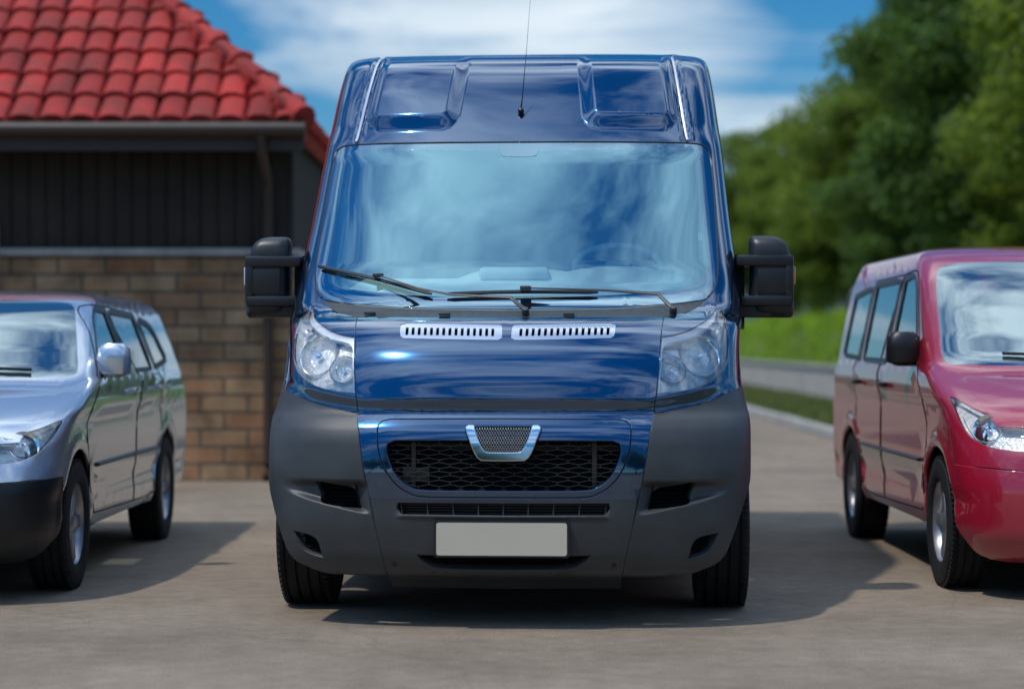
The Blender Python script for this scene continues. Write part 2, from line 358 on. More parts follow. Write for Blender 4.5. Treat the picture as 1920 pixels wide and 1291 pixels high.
# ------------------------------------------------------------------ setting
def nodes_of(m): return m.node_tree, m.node_tree.nodes, m.node_tree.links, m.node_tree.nodes['Principled BSDF']
def asphalt():
    m = mat('worn pale asphalt', (0.30, 0.27, 0.235), 0.88, spec=0.25); t, n, l, p = nodes_of(m)
    c = n.new('ShaderNodeTexCoord')
    a = n.new('ShaderNodeTexNoise'); a.inputs['Scale'].default_value = 0.55; a.inputs['Detail'].default_value = 7; a.inputs['Roughness'].default_value = 0.65
    b = n.new('ShaderNodeTexNoise'); b.inputs['Scale'].default_value = 190; b.inputs['Detail'].default_value = 3
    d = n.new('ShaderNodeTexVoronoi'); d.inputs['Scale'].default_value = 95
    for k in (a, b, d): l.new(c.outputs['Object'], k.inputs['Vector'])
    r = n.new('ShaderNodeValToRGB'); r.color_ramp.elements[0].position = 0.3; r.color_ramp.elements[1].position = 0.7
    r.color_ramp.elements[0].color = (0.205, 0.162, 0.120, 1); r.color_ramp.elements[1].color = (0.38, 0.308, 0.236, 1); l.new(a.outputs['Fac'], r.inputs[0])
    r2 = n.new('ShaderNodeValToRGB'); r2.color_ramp.elements[0].position = 0.34; r2.color_ramp.elements[1].position = 0.66
    r2.color_ramp.elements[0].color = (0.40, 0.385, 0.37, 1); r2.color_ramp.elements[1].color = (1.25, 1.22, 1.18, 1); l.new(b.outputs['Fac'], r2.inputs[0])
    mx_ = n.new('ShaderNodeMix'); mx_.data_type = 'RGBA'; mx_.blend_type = 'MULTIPLY'; mx_.inputs[0].default_value = 1.0
    l.new(r.outputs[0], mx_.inputs[6]); l.new(r2.outputs[0], mx_.inputs[7])
    # thin cracks
    v = n.new('ShaderNodeTexVoronoi'); v.feature = 'DISTANCE_TO_EDGE'; v.inputs['Scale'].default_value = 0.45
    w_ = n.new('ShaderNodeTexNoise'); w_.inputs['Scale'].default_value = 2.5; w_.inputs['Detail'].default_value = 5; l.new(c.outputs['Object'], w_.inputs['Vector'])
    mm = n.new('ShaderNodeMix'); mm.data_type = 'VECTOR'; mm.inputs[0].default_value = 0.12; l.new(c.outputs['Object'], mm.inputs[4]); l.new(w_.outputs['Color'], mm.inputs[5]); l.new(mm.outputs[1], v.inputs['Vector'])
    cr_ = n.new('ShaderNodeMapRange'); cr_.inputs['From Max'].default_value = 0.004; cr_.inputs['To Min'].default_value = 0.86; l.new(v.outputs['Distance'], cr_.inputs['Value'])
    m3 = n.new('ShaderNodeMix'); m3.data_type = 'RGBA'; m3.blend_type = 'MULTIPLY'; m3.inputs[0].default_value = 1.0; l.new(mx_.outputs[2], m3.inputs[6]); l.new(cr_.outputs[0], m3.inputs[7])
    s_ = n.new('ShaderNodeTexNoise'); s_.inputs['Scale'].default_value = 9.0; s_.inputs['Detail'].default_value = 9; s_.inputs['Roughness'].default_value = 0.75; l.new(c.outputs['Object'], s_.inputs['Vector'])
    sr = n.new('ShaderNodeMapRange'); sr.inputs['From Min'].default_value = 0.30; sr.inputs['From Max'].default_value = 0.62; sr.inputs['To Min'].default_value = 0.76; sr.inputs['To Max'].default_value = 1.08; l.new(s_.outputs['Fac'], sr.inputs['Value'])
    m4 = n.new('ShaderNodeMix'); m4.data_type = 'RGBA'; m4.blend_type = 'MULTIPLY'; m4.inputs[0].default_value = 1.0; l.new(m3.outputs[2], m4.inputs[6]); l.new(sr.outputs[0], m4.inputs[7])
    l.new(m4.outputs[2], p.inputs['Base Color'])
    bp = n.new('ShaderNodeBump'); bp.inputs['Strength'].default_value = 0.6; bp.inputs['Distance'].default_value = 0.006; l.new(b.outputs['Fac'], bp.inputs['Height']); l.new(bp.outputs[0], p.inputs['Normal'])
    return m
def brickmat():
    m = mat('sandy brick', (0.4, 0.3, 0.2), 0.9, spec=0.2); t, n, l, p = nodes_of(m)
    c = n.new('ShaderNodeTexCoord'); mp = n.new('ShaderNodeMapping'); mp.inputs['Rotation'].default_value = (math.radians(90), 0, 0); l.new(c.outputs['Object'], mp.inputs[0])
    b = n.new('ShaderNodeTexBrick'); b.inputs['Scale'].default_value = 1.0; b.inputs['Brick Width'].default_value = 0.40; b.inputs['Row Height'].default_value = 0.145; b.inputs['Mortar Size'].default_value = 0.012
    b.inputs['Color1'].default_value = (0.46, 0.31, 0.18, 1); b.inputs['Color2'].default_value = (0.36, 0.17, 0.085, 1); b.inputs['Mortar'].default_value = (0.15, 0.13, 0.10, 1); b.inputs['Bias'].default_value = -0.25
    l.new(mp.outputs[0], b.inputs['Vector'])
    nn = n.new('ShaderNodeTexNoise'); nn.inputs['Scale'].default_value = 3.0; nn.inputs['Detail'].default_value = 8; l.new(c.outputs['Object'], nn.inputs['Vector'])
    r = n.new('ShaderNodeValToRGB'); r.color_ramp.elements[0].position = 0.3; r.color_ramp.elements[0].color = (0.36, 0.33, 0.30, 1); r.color_ramp.elements[1].position = 0.7; r.color_ramp.elements[1].color = (1.1, 1.05, 1.0, 1); l.new(nn.outputs['Fac'], r.inputs[0])
    x = n.new('ShaderNodeMix'); x.data_type = 'RGBA'; x.blend_type = 'MULTIPLY'; x.inputs[0].default_value = 1; l.new(b.outputs['Color'], x.inputs[6]); l.new(r.outputs[0], x.inputs[7]); l.new(x.outputs[2], p.inputs['Base Color'])
    bp = n.new('ShaderNodeBump'); bp.inputs['Strength'].default_value = 0.8; bp.inputs['Distance'].default_value = 0.02; bp.invert = True; l.new(b.outputs['Fac'], bp.inputs['Height']); l.new(bp.outputs[0], p.inputs['Normal'])
    return m
M['asphalt'] = asphalt(); M['brick'] = brickmat()
M['kerb'] = mat('kerb concrete', (0.42, 0.40, 0.36), 0.9, var=0.35, vscale=5, bump=0.3, bscale=60)
M['soil'] = mat('rough grassy soil', (0.060, 0.075, 0.022), 0.95, col2=(0.085, 0.068, 0.035), vscale=1.2, bump=0.8, bscale=14)
M['grass'] = mat('grass blades', (0.10, 0.17, 0.025), 0.75, col2=(0.16, 0.15, 0.04), vscale=0.7)
M['render'] = mat('pale rendered wall', (0.50, 0.44, 0.38), 0.9, var=0.25, vscale=1.5, bump=0.2)
M['tile'] = mat('red clay tile', (0.47, 0.032, 0.026), 0.75, col2=(0.24, 0.034, 0.024), vscale=3.6, spec=0.3); island(M['tile'], 0.62, 1.15)
M['eave_shade_timber'] = mat('boards with painted eave shade', (0.035, 0.026, 0.018), 0.8, var=0.5, vscale=2, bump=0.4, bscale=30)  # near-black tone paints the shade below the eaves; soffit shares it
M['gutter'] = mat('brown gutter', (0.05, 0.032, 0.022), 0.5, var=0.2)
M['bframe'] = mat('weathered window frame', (0.36, 0.38, 0.40), 0.6, var=0.2)
M['bpane'] = mat('dark window pane', (0.02, 0.025, 0.03), 0.06, spec=0.8)
M['bark'] = mat('bark', (0.09, 0.065, 0.045), 0.95, var=0.5, vscale=4, bump=0.8, bscale=20)
def leafmat(name, c1, c2, tr=0.5):
    m = mat(name, c1, 0.55, col2=c2, vscale=1.3, spec=0.35); t, n, l, p = nodes_of(m)
    r = [k for k in n if k.type == 'VALTORGB'][0]
    tl = n.new('ShaderNodeBsdfTranslucent'); hs_ = n.new('ShaderNodeHueSaturation'); hs_.inputs['Value'].default_value = 2.0; hs_.inputs['Hue'].default_value = 0.485; l.new(r.outputs[0], hs_.inputs['Color']); l.new(hs_.outputs[0], tl.inputs[0])
    x = n.new('ShaderNodeMixShader'); x.inputs[0].default_value = tr; l.new(p.outputs[0], x.inputs[1]); l.new(tl.outputs[0], x.inputs[2])
    l.new(x.outputs[0], n['Material Output'].inputs[0]); return island(m, 0.6, 1.3)
M['leaf'] = leafmat('broad leaf foliage', (0.17, 0.23, 0.022), (0.08, 0.14, 0.018))
M['leaf2'] = leafmat('bluish foliage', (0.10, 0.18, 0.03), (0.06, 0.12, 0.025))
M['hedge'] = leafmat('bright hedge foliage', (0.26, 0.40, 0.03), (0.17, 0.30, 0.025), 0.5)
def strut(o, kind='structure'): o['kind'] = kind; return o
# ground as one sheet: flat yard and road, verge rising to a bank on the right
def gz(x, y):
    z = 0.0
    if x > 9.5: z += 0.16*(min(x, 30)-9.5)+0.02*(max(x, 30)-30)*0
    return z+ (noise.noise(Vector((x*0.15, y*0.15, 1.0)))*0.25*sstep(9.5, 16, x))
xs = [-400, -200, -90, -40, -20, -8, -4, 0, 4.2, 5, 6, 7, 8, 9, 10, 11, 13, 16, 20, 26, 40, 90, 200, 400]; ys = [-300, -120, -60, -30, -10, 0]+[4*i for i in range(1, 30)]+[150, 220, 400, 900]
v = []; f = []
for y in ys:
    for x in xs: v.append((x, y, gz(x, y)-0.008))
nx = len(xs)
for j in range(len(ys)-1):
    for i in range(nx-1): f.append((j*nx+i, j*nx+i+1, (j+1)*nx+i+1, (j+1)*nx+i))
strut(link('ground', v, f, M['soil']))
def sheet(name, x0, x1, y0, y1, z, m):
    return strut(link(name, [(x0, y0, z), (x1, y0, z), (x1, y1, z), (x0, y1, z)], [(0, 1, 2, 3)], m, smooth=False))
sheet('road', -30, 3.85, -80, 300, 0.0, M['asphalt'])
mb = MB()
for k in range(75):
    y = -20+k*1.6; mb.box((3.93+rnd.uniform(-0.006, 0.006), y+0.8, 0.045+rnd.uniform(-0.006, 0.004)), (0.075, 0.794, 0.085), bev=0.018)
strut(mb.build('kerb', M['kerb']))
# grass tufts on the verge
def tufts(name, n, xr, yr, h, m, label=None):
    v = []; f = []
    for i in range(n):
        y = yr[0]+(yr[1]-yr[0])*rnd.random()**1.5; x = rnd.uniform(*xr); z = gz(x, y)-0.01; a = rnd.random()*6.28; hh = h*rnd.uniform(0.4, 1.3); wd = 0.012+0.010*rnd.random()
        dx, dy = math.cos(a), math.sin(a); lx, ly = rnd.uniform(-.5, .5)*hh, rnd.uniform(-.5, .5)*hh; b = len(v)
        v += [(x-dx*wd, y-dy*wd, z), (x+dx*wd, y+dy*wd, z), (x+lx*0.4, y+ly*0.4, z+hh*0.7), (x+lx, y+ly, z+hh)]; f += [(b, b+1, b+2), (b+1, b+3, b+2)]
    return strut(link(name, v, f, m, smooth=False), 'stuff')
tufts('grass', 34000, (4.02, 6.5), (15, 62), 0.10, M['grass'])
tufts('bank_grass', 16000, (6.95, 12.0), (16, 70), 0.28, M['grass'])
# low wall behind the verge
mb = MB(); y = 12.0; mb.box((6.72, 42, 0.31), (0.10, 34, 0.33))
wl_ = empty('garden_wall', (0, 0, 0)); tag(wl_, 'low pale rendered garden wall running along the grass verge on the right', 'wall'); mb.build('wall', M['render'], wl_)
mb = MB()
for k in range(68): mb.box((6.72, 8.5+k*1.0, 0.675), (0.15, 0.495, 0.032), bev=0.012)
mb.build('coping', M['kerb'], wl_)
# ------------------------------------------------------------------ trees
def leafmesh(name, pts, size, m, parent=None, jit=0.5):
    v = []; f = []
    for (p, d) in pts:
        s_ = size*rnd.uniform(0.6, 1.3); n_ = (Vector(d)*0.7+Vector((rnd.gauss(0, 1), rnd.gauss(0, 1), rnd.gauss(0, 1)+0.4))*0.7).normalized()
        t_ = n_.cross(Vector((rnd.gauss(0, 1), rnd.gauss(0, 1), rnd.gauss(0, 1)))).normalized(); b_ = n_.cross(t_); b = len(v)
        v += [p+t_*s_, p+b_*s_*0.45+n_*s_*0.15, p-t_*s_*0.9, p-b_*s_*0.45+n_*s_*0.12]; f.append((b, b+1, b+2, b+3))
    return link(name, v, f, m, parent, False)
def tree_mesh(seed, H, R, base, nclump, nleaf, size, m):
    """one tree: forked tapered trunk and a crown of leaf clumps set at the limb ends"""
    r_ = random.Random(seed); global rnd; rnd = r_
    root = empty('tree'); mb = MB(); tips = []
    def limb(p, d, l, r, lvl):
        pts = [p]; rs = [r]; q = p
        for i in range(4):
            d = (d+Vector((r_.gauss(0, .12), r_.gauss(0, .12), r_.gauss(0, .05)+0.05))).normalized(); q = q+d*l/4; pts.append(q); rs.append(r*(1-0.16*(i+1)))
        mb.tube(pts, rs, 8)
        if lvl == 0: tips.append(q); return
        for k in range(3 if lvl > 1 else 3):
            t = 2*PI*(k+r_.random()*0.6)/3; nd_ = (d*0.7+Vector((math.cos(t), math.sin(t), r_.uniform(0.0, 0.5)))*0.75).normalized(); limb(q if k else pts[3], nd_, l*r_.uniform(0.6, 0.8), rs[-1]*0.72, lvl-1)
    limb(Vector((0, 0, -0.1)), Vector((r_.gauss(0, .05), r_.gauss(0, .05), 1)).normalized(), H*0.36, H*0.022, 3)
    mb.build('trunk', M['bark'], root)
    pts = []; cz = base+(H-base)*0.5; hz = (H-base)*0.5
    cl = [t for t in tips if t.z > base and t.z < H*0.93 and math.hypot(t.x, t.y) < R*0.95]
    while len(cl) < nclump:
        d = Vector((r_.gauss(0, 1), r_.gauss(0, 1), r_.gauss(0, 1))).normalized(); k = r_.uniform(0.35, 0.92)
        cl.append(Vector((d.x*R*k, d.y*R*k, cz+d.z*hz*k)))
    for c in cl:
        cr_ = R*r_.uniform(0.16, 0.36)
        n_ = int(nleaf/len(cl)*r_.uniform(0.5, 1.5))
        for i in range(n_):
            d = Vector((r_.gauss(0, 1), r_.gauss(0, 1), r_.gauss(0, 1))).normalized(); k = r_.random()**0.45
            p = c+Vector((d.x, d.y, d.z*0.7))*cr_*k; pts.append((p, d))
    leafmesh('crown', pts, size, m, root); return root
protos = [tree_mesh(3, 10.2, 3.0, 3.2, 95, 26000, 0.125, M['leaf']), tree_mesh(8, 9.0, 2.7, 2.6, 90, 23000, 0.12, M['leaf2']), tree_mesh(21, 11.0, 3.2, 3.6, 100, 27000, 0.13, M['leaf'])]
rnd = random.Random(5)
used = [False]*3
def put_tree(k, x, y, s, label, group=None):
    o = protos[k] if not used[k] else clone(protos[k]); used[k] = True
    o.location = (x, y, gz(x, y)-0.02); o.rotation_euler = (0, 0, rnd.random()*6.28); o.scale = (s, s, s*rnd.uniform(0.95, 1.05)); tag(o, label, 'tree', group)
G = 'trees in the row along the right side of the road'
spec = [(0, 9.6, 33.0, 0.92, 'nearest leafy tree of the row beyond the minivan, at the right edge'),
        (2, 11.4, 38.5, 0.95, 'tall leafy tree second in the row beyond the minivan, reaching above the frame'),
        (1, 9.3, 43.0, 1.0, 'blue-green tree third in the row beyond the minivan'),
        (0, 10.9, 49.0, 0.98, 'leafy tree fourth in the row beyond the minivan'),
        (2, 9.4, 54.0, 0.80, 'leafy tree fifth in the row, halfway down to the van'),
        (1, 11.0, 60.0, 0.98, 'blue-green tree sixth in the row, behind the tree halfway down'),
        (0, 9.3, 66.0, 0.86, 'leafy tree seventh in the row, third from the van'),
        (2, 10.6, 74.0, 0.78, 'leafy tree eighth in the row, second from the van'),
        (1, 9.6, 82.0, 0.84, 'blue-green tree at the far end of the row, beside the van roof'),
        (2, 9.0, 92.0, 0.74, 'leafy tree tenth in the row, tiny beside the upper edge of the van roof'),
        (0, 9.2, 36.5, 0.62, 'small leafy tree standing in front of the second and third trees of the row'),
        (1, 9.0, 49.0, 0.70, 'small blue-green tree standing in front of the fourth and fifth trees'),
        (0, 8.9, 60.0, 0.66, 'small leafy tree standing in front of the sixth tree'),
        (2, 9.3, 76.0, 0.86, 'broad leafy tree filling the row between the seventh and the ninth tree')]
for s_ in spec: put_tree(*s_, group=G)
G2 = 'trees on the rise behind the row'
for i, (x, y) in enumerate(((14.5, 48), (16.5, 60), (14.0, 70), (18.5, 76), (14.5, 88), (19, 98), (12.5, 100), (15.5, 112), (11.0, 118))):
    put_tree((i*2+1) % 3, x, y, 0.95, 'leafy tree on the rise behind the front row of trees, seen only in glimpses', G2)
G3 = 'trees across the yard behind the viewer'
for i in range(12):
    put_tree(i % 3, -17+i*3.4+rnd.uniform(-1, 1), -19-rnd.uniform(0, 6), rnd.uniform(0.72, 0.95), 'leafy tree across the yard, seen only mirrored in the blue bonnet', G3)
# clipped hedge behind the low wall: bright leaves over a twiggy core
def hedge(name, x0, x1, y0, y1, h, n, label):
    pts = []
    for i in range(n):
        y = y0+(y1-y0)*rnd.random(); t = rnd.random(); bump = 0.22*noise.noise(Vector((y*0.5, 0, 3)))+0.12*noise.noise(Vector((y*1.7, 2, 3)))
        hh = h*(1+bump)
        if t < 0.5: x = x0+rnd.random()**2*0.35-0.12*noise.noise(Vector((y, 5, 1))); z = rnd.uniform(0.05, hh)
        else: x = rnd.uniform(x0, x1); z = hh-rnd.random()**2*0.3
        pts.append((Vector((x, y, gz(x, y)+z)), (-1 if t < 0.5 else 0, 0, 1)))
    r_ = empty(name); tag(r_, label, 'hedge'); leafmesh('foliage', pts, 0.075, M['hedge'], r_)
    mb = MB()
    for k in range(90):
        y = y0+(y1-y0)*(k+0.5)/90; mb.tube([((x0+x1)/2, y, gz(x0, y)-0.1), ((x0+x1)/2+rnd.uniform(-.2, .2), y+rnd.uniform(-.3, .3), h*0.85)], [0.03, 0.012], 5)
    mb.build('stems', M['bark'], r_)
hedge('hedge', 8.0, 9.4, 22, 90, 1.85, 30000, 'bright green bushy hedge behind the low garden wall')
# ------------------------------------------------------------------ building on the left
bx0, bx1, by, zt = -13.5, -1.83, 18.0, 2.95
bd = empty('brick_building', (bx1, by, 0)); tag(bd, 'single storey sandy brick building with red tiled hip roof behind the silver car', 'building')
def bo_(name, x0, x1, y0, y1, z0, z1, m, parent=None, bev=0.0):
    mb = MB(); mb.box(((x0+x1)/2-bx1, (y0+y1)/2-by, (z0+z1)/2), ((x1-x0)/2, (y1-y0)/2, (z1-z0)/2), bev=bev); return mb.build(name, M[m], parent or bd)
bo_('wall', bx0, bx1, by, by+8, -0.1, 1.93, 'brick')
up = bo_('eave_shade_wall', bx0+0.02, bx1-0.02, by+0.03, by+7.97, 1.93, zt+0.1, 'eave_shade_timber')  # added dark band standing in for the eave shade on the upper wall
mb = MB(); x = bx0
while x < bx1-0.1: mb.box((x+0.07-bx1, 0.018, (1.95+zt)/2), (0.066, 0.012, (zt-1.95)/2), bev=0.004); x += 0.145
mb.build('eave_shade_board', M['eave_shade_timber'], up)
bo_('string_course', bx0-0.03, bx1+0.03, by-0.035, by+8, 1.90, 1.96, 'kerb')
# hip roof with 0.75 m eaves
ex0, ex1, ey0, ey1, ez, sl_ = bx0-0.6, bx1+0.12, by-0.48, by+8.6, zt, 0.78
hy = (ey1-ey0)/2; rz_ = ez+hy*sl_; run = hy*0.78
def roofplane(name, A, B, C_, D_):
    """tiled slope: rows of half-round tiles between the eave A-B and the ridge D-C"""
    A, B, C_, D_ = map(Vector, (A, B, C_, D_)); mb = MB(); up_ = ((D_+C_)/2-(A+B)/2); L_ = up_.length; n_ = (B-A).cross(up_).normalized(); u = (B-A).normalized(); rowh = 0.34; nr = int(L_/rowh)
    w0 = (B-A).length; w_dir = n_.cross(u)
    for j in range(nr):
        t0 = j/nr; t1 = (j+1.12)/nr; l0 = A.lerp(D_, t0); r0 = B.lerp(C_, t0); l1 = A.lerp(D_, min(t1, 1)); 
        width = (r0-l0).length; k = int(width/0.24)
        if k < 1: continue
        for i in range(k):
            a0 = l0+u*(i*width/k+rnd.uniform(-0.006, 0.006))+n_*rnd.uniform(-0.004, 0.008); a1 = a0+u*(width/k); c0 = (a0+a1)/2; rv = w_dir*(L_/nr*1.1); rad = width/k/2
            v = []; 
            for q in range(6):
                th = PI*q/5; off = u*(-math.cos(th)*rad)+n_*(math.sin(th)*rad*0.55+0.035); v.append(c0+off)
            for q in range(6):
                th = PI*q/5; off = u*(-math.cos(th)*rad*0.92)+n_*(math.sin(th)*rad*0.5+0.002); v.append(c0+off+rv)
            mb.raw(v, [(q, q+1, q+7, q+6) for q in range(5)]+[tuple(range(6))[::-1]])
    v = [A, B, C_, D_]; mb.raw([p-n_*0.02 for p in v]+[p-n_*0.12 for p in v], [(0, 1, 2, 3), (7, 6, 5, 4), (0, 4, 5, 1), (1, 5, 6, 2), (2, 6, 7, 3), (3, 7, 4, 0)])
    return mb.build(name, M['tile'], bd, True, 30)
O = Vector((bx1, by, 0))
E0, E1, E2, E3 = Vector((ex0, ey0, ez))-O, Vector((ex1, ey0, ez))-O, Vector((ex1, ey1, ez))-O, Vector((ex0, ey1, ez))-O
R0, R1 = Vector((ex0+run, ey0+hy, rz_))-O, Vector((ex1-run*1.15, ey0+hy, rz_))-O
rf = roofplane('roof', E0, E1, R1, R0); roofplane('roof_side', E1, E2, R1, R1+Vector((0, 0.01, 0))); roofplane('roof_back', E2, E3, R0, R1)
mb = MB()
for (a, b) in ((E1, R1), (R0, R1), (E2, R1)):
    k = int((b-a).length/0.34)
    for i in range(k):
        p, q_ = a.lerp(b, i/k), a.lerp(b, (i+1.1)/k); mb.tube([p+Vector((0, 0, 0.05)), q_+Vector((0, 0, 0.035))], [0.12, 0.10], 10)
mb.build('ridge_tile', M['tile'], rf)
mb = MB(); mb.box((E0.lerp(E1, 0.5)+Vector((0, 0.02, -0.10))), ((ex1-ex0)/2, 0.014, 0.11)); mb.tube([E0+Vector((0, -0.07, -0.04)), E1+Vector((0.02, -0.07, -0.04))], 0.06, 10); mb.build('gutter', M['gutter'], bd)
mb = MB(); mb.quad(E0+Vector((0, 0.03, -0.12)), E1+Vector((-0.02, 0.03, -0.12)), E1+Vector((-0.02, 0.49, -0.12)), E0+Vector((0, 0.49, -0.12))); mb.build('soffit', M['eave_shade_timber'], bd, False)
mb = MB(); px = -0.22; mb.tube([(px, -0.55, zt-0.06), (px, -0.51, zt-0.22), (px, -0.12, zt-0.45), (px, -0.07, zt-0.6), (px, -0.07, 0.15), (px, -0.18, 0.03)], 0.04, 10); mb.build('downpipe', M['gutter'], bd)
for wx in (-3.35, -6.3):
    fr = bo_('window', bx1+wx-0.85, bx1+wx+0.85, by-0.05, by+0.02, 1.55, 2.15, 'bframe')
    for k in (-1, 0, 1): bo_('pane', bx1+wx+k*0.55-0.245, bx1+wx+k*0.55+0.245, by-0.058, by-0.052, 1.61, 2.09, 'bpane', fr)
    bo_('sill', bx1+wx-0.92, bx1+wx+0.92, by-0.11, by-0.04, 1.50, 1.545, 'kerb', fr, 0.008)
bo_('chimney', -8.6, -7.9, by+3.0, by+3.6, 4.5, 7.4, 'brick')
# far wooded ridge closing the road
v = []; f = []
for i in range(61):
    x = -420+i*14.0
    for j in range(5):
        y = 420+j*60; hgt = (0, 9, 17, 24, 27)[j]*(0.7+0.5*noise.noise(Vector((x*0.008, j*0.3, 2))))+1.5*noise.noise(Vector((x*0.06, j, 7))); v.append((x, y, hgt-1.0))
for i in range(60):
    for j in range(4): f.append((i*5+j, i*5+j+1, (i+1)*5+j+1, (i+1)*5+j))
M['far'] = mat('far wooded slope', (0.045, 0.085, 0.04), 0.95, var=0.5, vscale=0.05, bump=1.0, bscale=0.5)
strut(link('hills', v, f, M['far']))
# ------------------------------------------------------------------ the navy van
def rr(cx, cy, hx, hy, r, n=5):
    o = []
    for k, (sx, sy) in enumerate(((1, 1), (-1, 1), (-1, -1), (1, -1))):
        for i in range(n+1):
            t = PI/2*(k+i/n); o.append((cx+sx*(hx-r)+r*math.cos(t), cy+sy*(hy-r)+r*math.sin(t)))
    return o
def van_disp(a, v, p):
    x = abs(p[0]); d = 0.0
    if v > 2.08:
        if p[1] < 3.2:
            h = rrect(x+(v-2.14)*0.10, v, 0.518, 2.50, 0.224, 0.355, 0.085)
            k = min(max(-h/0.062, 0.0), 1.0); k = k*0.7+0.3*k*k*(3-2*k)
            d += 0.036*k*(1-sstep(2.44, 2.57, v))
        xs = 0.780-(min(v, 2.56)-2.085)*0.135
        g = abs(x-xs); d -= 0.011*(1-sstep(0.006, 0.017, g))*sstep(2.085, 2.12, v)
        d += 0.003*math.exp(-((g-0.024)/0.008)**2)*sstep(2.085, 2.12, v)
    if 0.866 < v < 1.05 and abs(a) < 1.2:
        vb = 0.8685+max(abs(a)-0.57, 0.0)*0.155; d -= 0.026*sstep(vb, vb+0.002, v)*(1-sstep(vb+0.004, vb+0.068, v))*(1-sstep(0.80, 1.15, abs(a)))
    if v < 0.64:
        aa = abs(a)
        if 0.40 < aa < 1.1:
            vl = 0.470+(aa-0.56)*0.205; vu = 0.600 if aa > 0.757 else 0.600
            d -= 0.035*sstep(0.98, 0.74, aa)*sstep(0.50, 0.57, aa)*sstep(vl, vl+0.022, v)*(1-sstep(vu-0.03, vu+0.006, v))
        d += 0.011*math.exp(-((v-0.224)/0.011)**2)*(1-sstep(1.2, 1.5, aa))
        if v > 0.42 and aa < 0.45: d += 0.007*math.exp(-((v-0.457)/0.008)**2)*(1-sstep(0.39, 0.42, aa))
    return d
VAN_ROWS.insert(0, (0.14, 0.14, 0.23, 0.93, 0.40, 3.2))
S = Skin(VAN_ROWS, van_disp)
REAR = 5.35
van = empty('passenger_van', (-0.036, 8.56, 0), math.radians(-3.1))
tag(van, 'navy blue high roof van with grey plastic bumper, facing the viewer between two parked cars', 'van')
side = [('bonnet')]
bonnet_edge = [(0.652, 1.2665, 'c'), (0.637, 1.162), (0.622, 1.03), (0.588, 0.882, 'c')]
lamp = [(0.997, 1.313, 'c'), (0.936, 1.277), (0.863, 1.243), (0.783, 1.211), (0.712, 1.193), (0.646, 1.184, 'c'), (0.632, 1.064), (0.611, 0.949, 'c'),
        (0.68, 0.953), (0.79, 0.968), (0.902, 0.996), (1.01, 1.036), (1.09, 1.091), (1.12, 1.151), (1.10, 1.217), (1.048, 1.269)]
ws_half = [(0.0, 2.082), (0.454, 2.083), (0.90, 2.086), (1.03, 2.078), (1.10, 2.050), (1.13, 2.0), (1.13, 1.85), (1.108, 1.68), (1.078, 1.512), (1.045, 1.43), (1.00, 1.385), (0.946, 1.355)]
clear_half = [(0.0, 2.042), (0.45, 2.053), (0.87, 2.057), (0.965, 2.044), (0.995, 2.004), (1.005, 1.86), (0.998, 1.66), (0.975, 1.51), (0.925, 1.448), (0.844, 1.408), (0.677, 1.385), (0.416, 1.362), (0.0, 1.348)]
cowl_side = [(0.884, 1.322), (0.796, 1.292), (0.718, 1.277)]
def yz(Y, v): return (S.ay(Y, v), v)
def arch(cy, cz, r, n=14, a0=-10, a1=190, f=yz):
    return [f(cy-r*math.cos(math.radians(a0+(a1-a0)*i/n)), cz+r*math.sin(math.radians(a0+(a1-a0)*i/n))) for i in range(n+1)]
def sym(half):
    """closed symmetric loop from a half that starts and ends on the centre line"""
    return half+[(-p[0], p[1]) for p in half[::-1] if abs(p[0]) > 1e-6]
# body: roof, pillars, wings and flanks in one pressing, open at the windscreen, bonnet, lamps, doors' glass and arches
h = [(0.0, 2.084)]+curve([(0.0, 2.084, 'c'), (0.454, 2.085), (0.90, 2.088), (1.033, 2.080), (1.104, 2.052), (1.134, 2.0), (1.134, 1.85), (1.112, 1.68), (1.082, 1.512), (1.049, 1.43), (1.004, 1.385), (0.95, 1.353)]+cowl_side+[(0.658, 1.2675, 'c')], 0.02, False)[1:]
h += curve([(0.658, 1.2675, 'c'), (0.643, 1.162), (0.6275, 1.03), (0.5955, 0.887, 'c')], 0.02, False)[1:]
h += curve([(0.5955, 0.887, 'c'), (0.675, 0.897), (0.80, 0.915), (0.94, 0.936), (1.12, 0.960), (1.35, 0.975), yz(0.66, 0.93)+('c',)], 0.02, False)[1:]
h += [yz(0.66, 0.80)]+arch(0.90, 0.36, 0.455, 14, 60, 180)[1:-1]+[yz(1.355, 0.33)]
h += [yz(1.355+0.2*i, 0.33) for i in range(1, 11)]
h += arch(4.0, 0.36, 0.45, 14, 0, 180)+[yz(4.46+i*0.3, 0.33) for i in range(0, 3)]+[yz(REAR, 0.33)]
h += [yz(REAR, 0.33+k*0.15) for k in range(1, 15)]+[yz(REAR, 2.5), yz(REAR, 2.6), yz(REAR, 2.75), yz(REAR, 2.96), (1.2, 2.96), (0.0, 2.96)]
outer = h+[(-p[0], p[1]) for p in h[::-1] if abs(p[0]) > 1e-6]
lampC = curve(lamp, 0.02)
def sidewin(y0, y1, v0, v1, slant=0.0, f=yz, r=0.06):
    return curve([f(y0+r, v0), f(y1-r, v0), f(y1, v0+r), f(y1, v1-r), f(y1-r, v1), f(y0+slant+r, v1), f(y0+slant, v1-r), f(y0, v0+r)], 0.04)
def doorwin(y0, y1, v0, v1, slant, f=yz):
    return curve([f(y0, v0)+('c',), f(y1, v0)+('c',), f(y1, v1)+('c',), f(y0+slant, v1)+('c',)], 0.04)
dw = doorwin(1.52, 2.32, 1.42, 2.02, 0.36); w2 = sidewin(2.55, 3.75, 1.40, 2.02); w3 = sidewin(3.92, 5.15, 1.40, 2.02)
holes = []
for q in (lampC, dw, w2, w3): holes += [q, mir(q)]
pad_pts = []
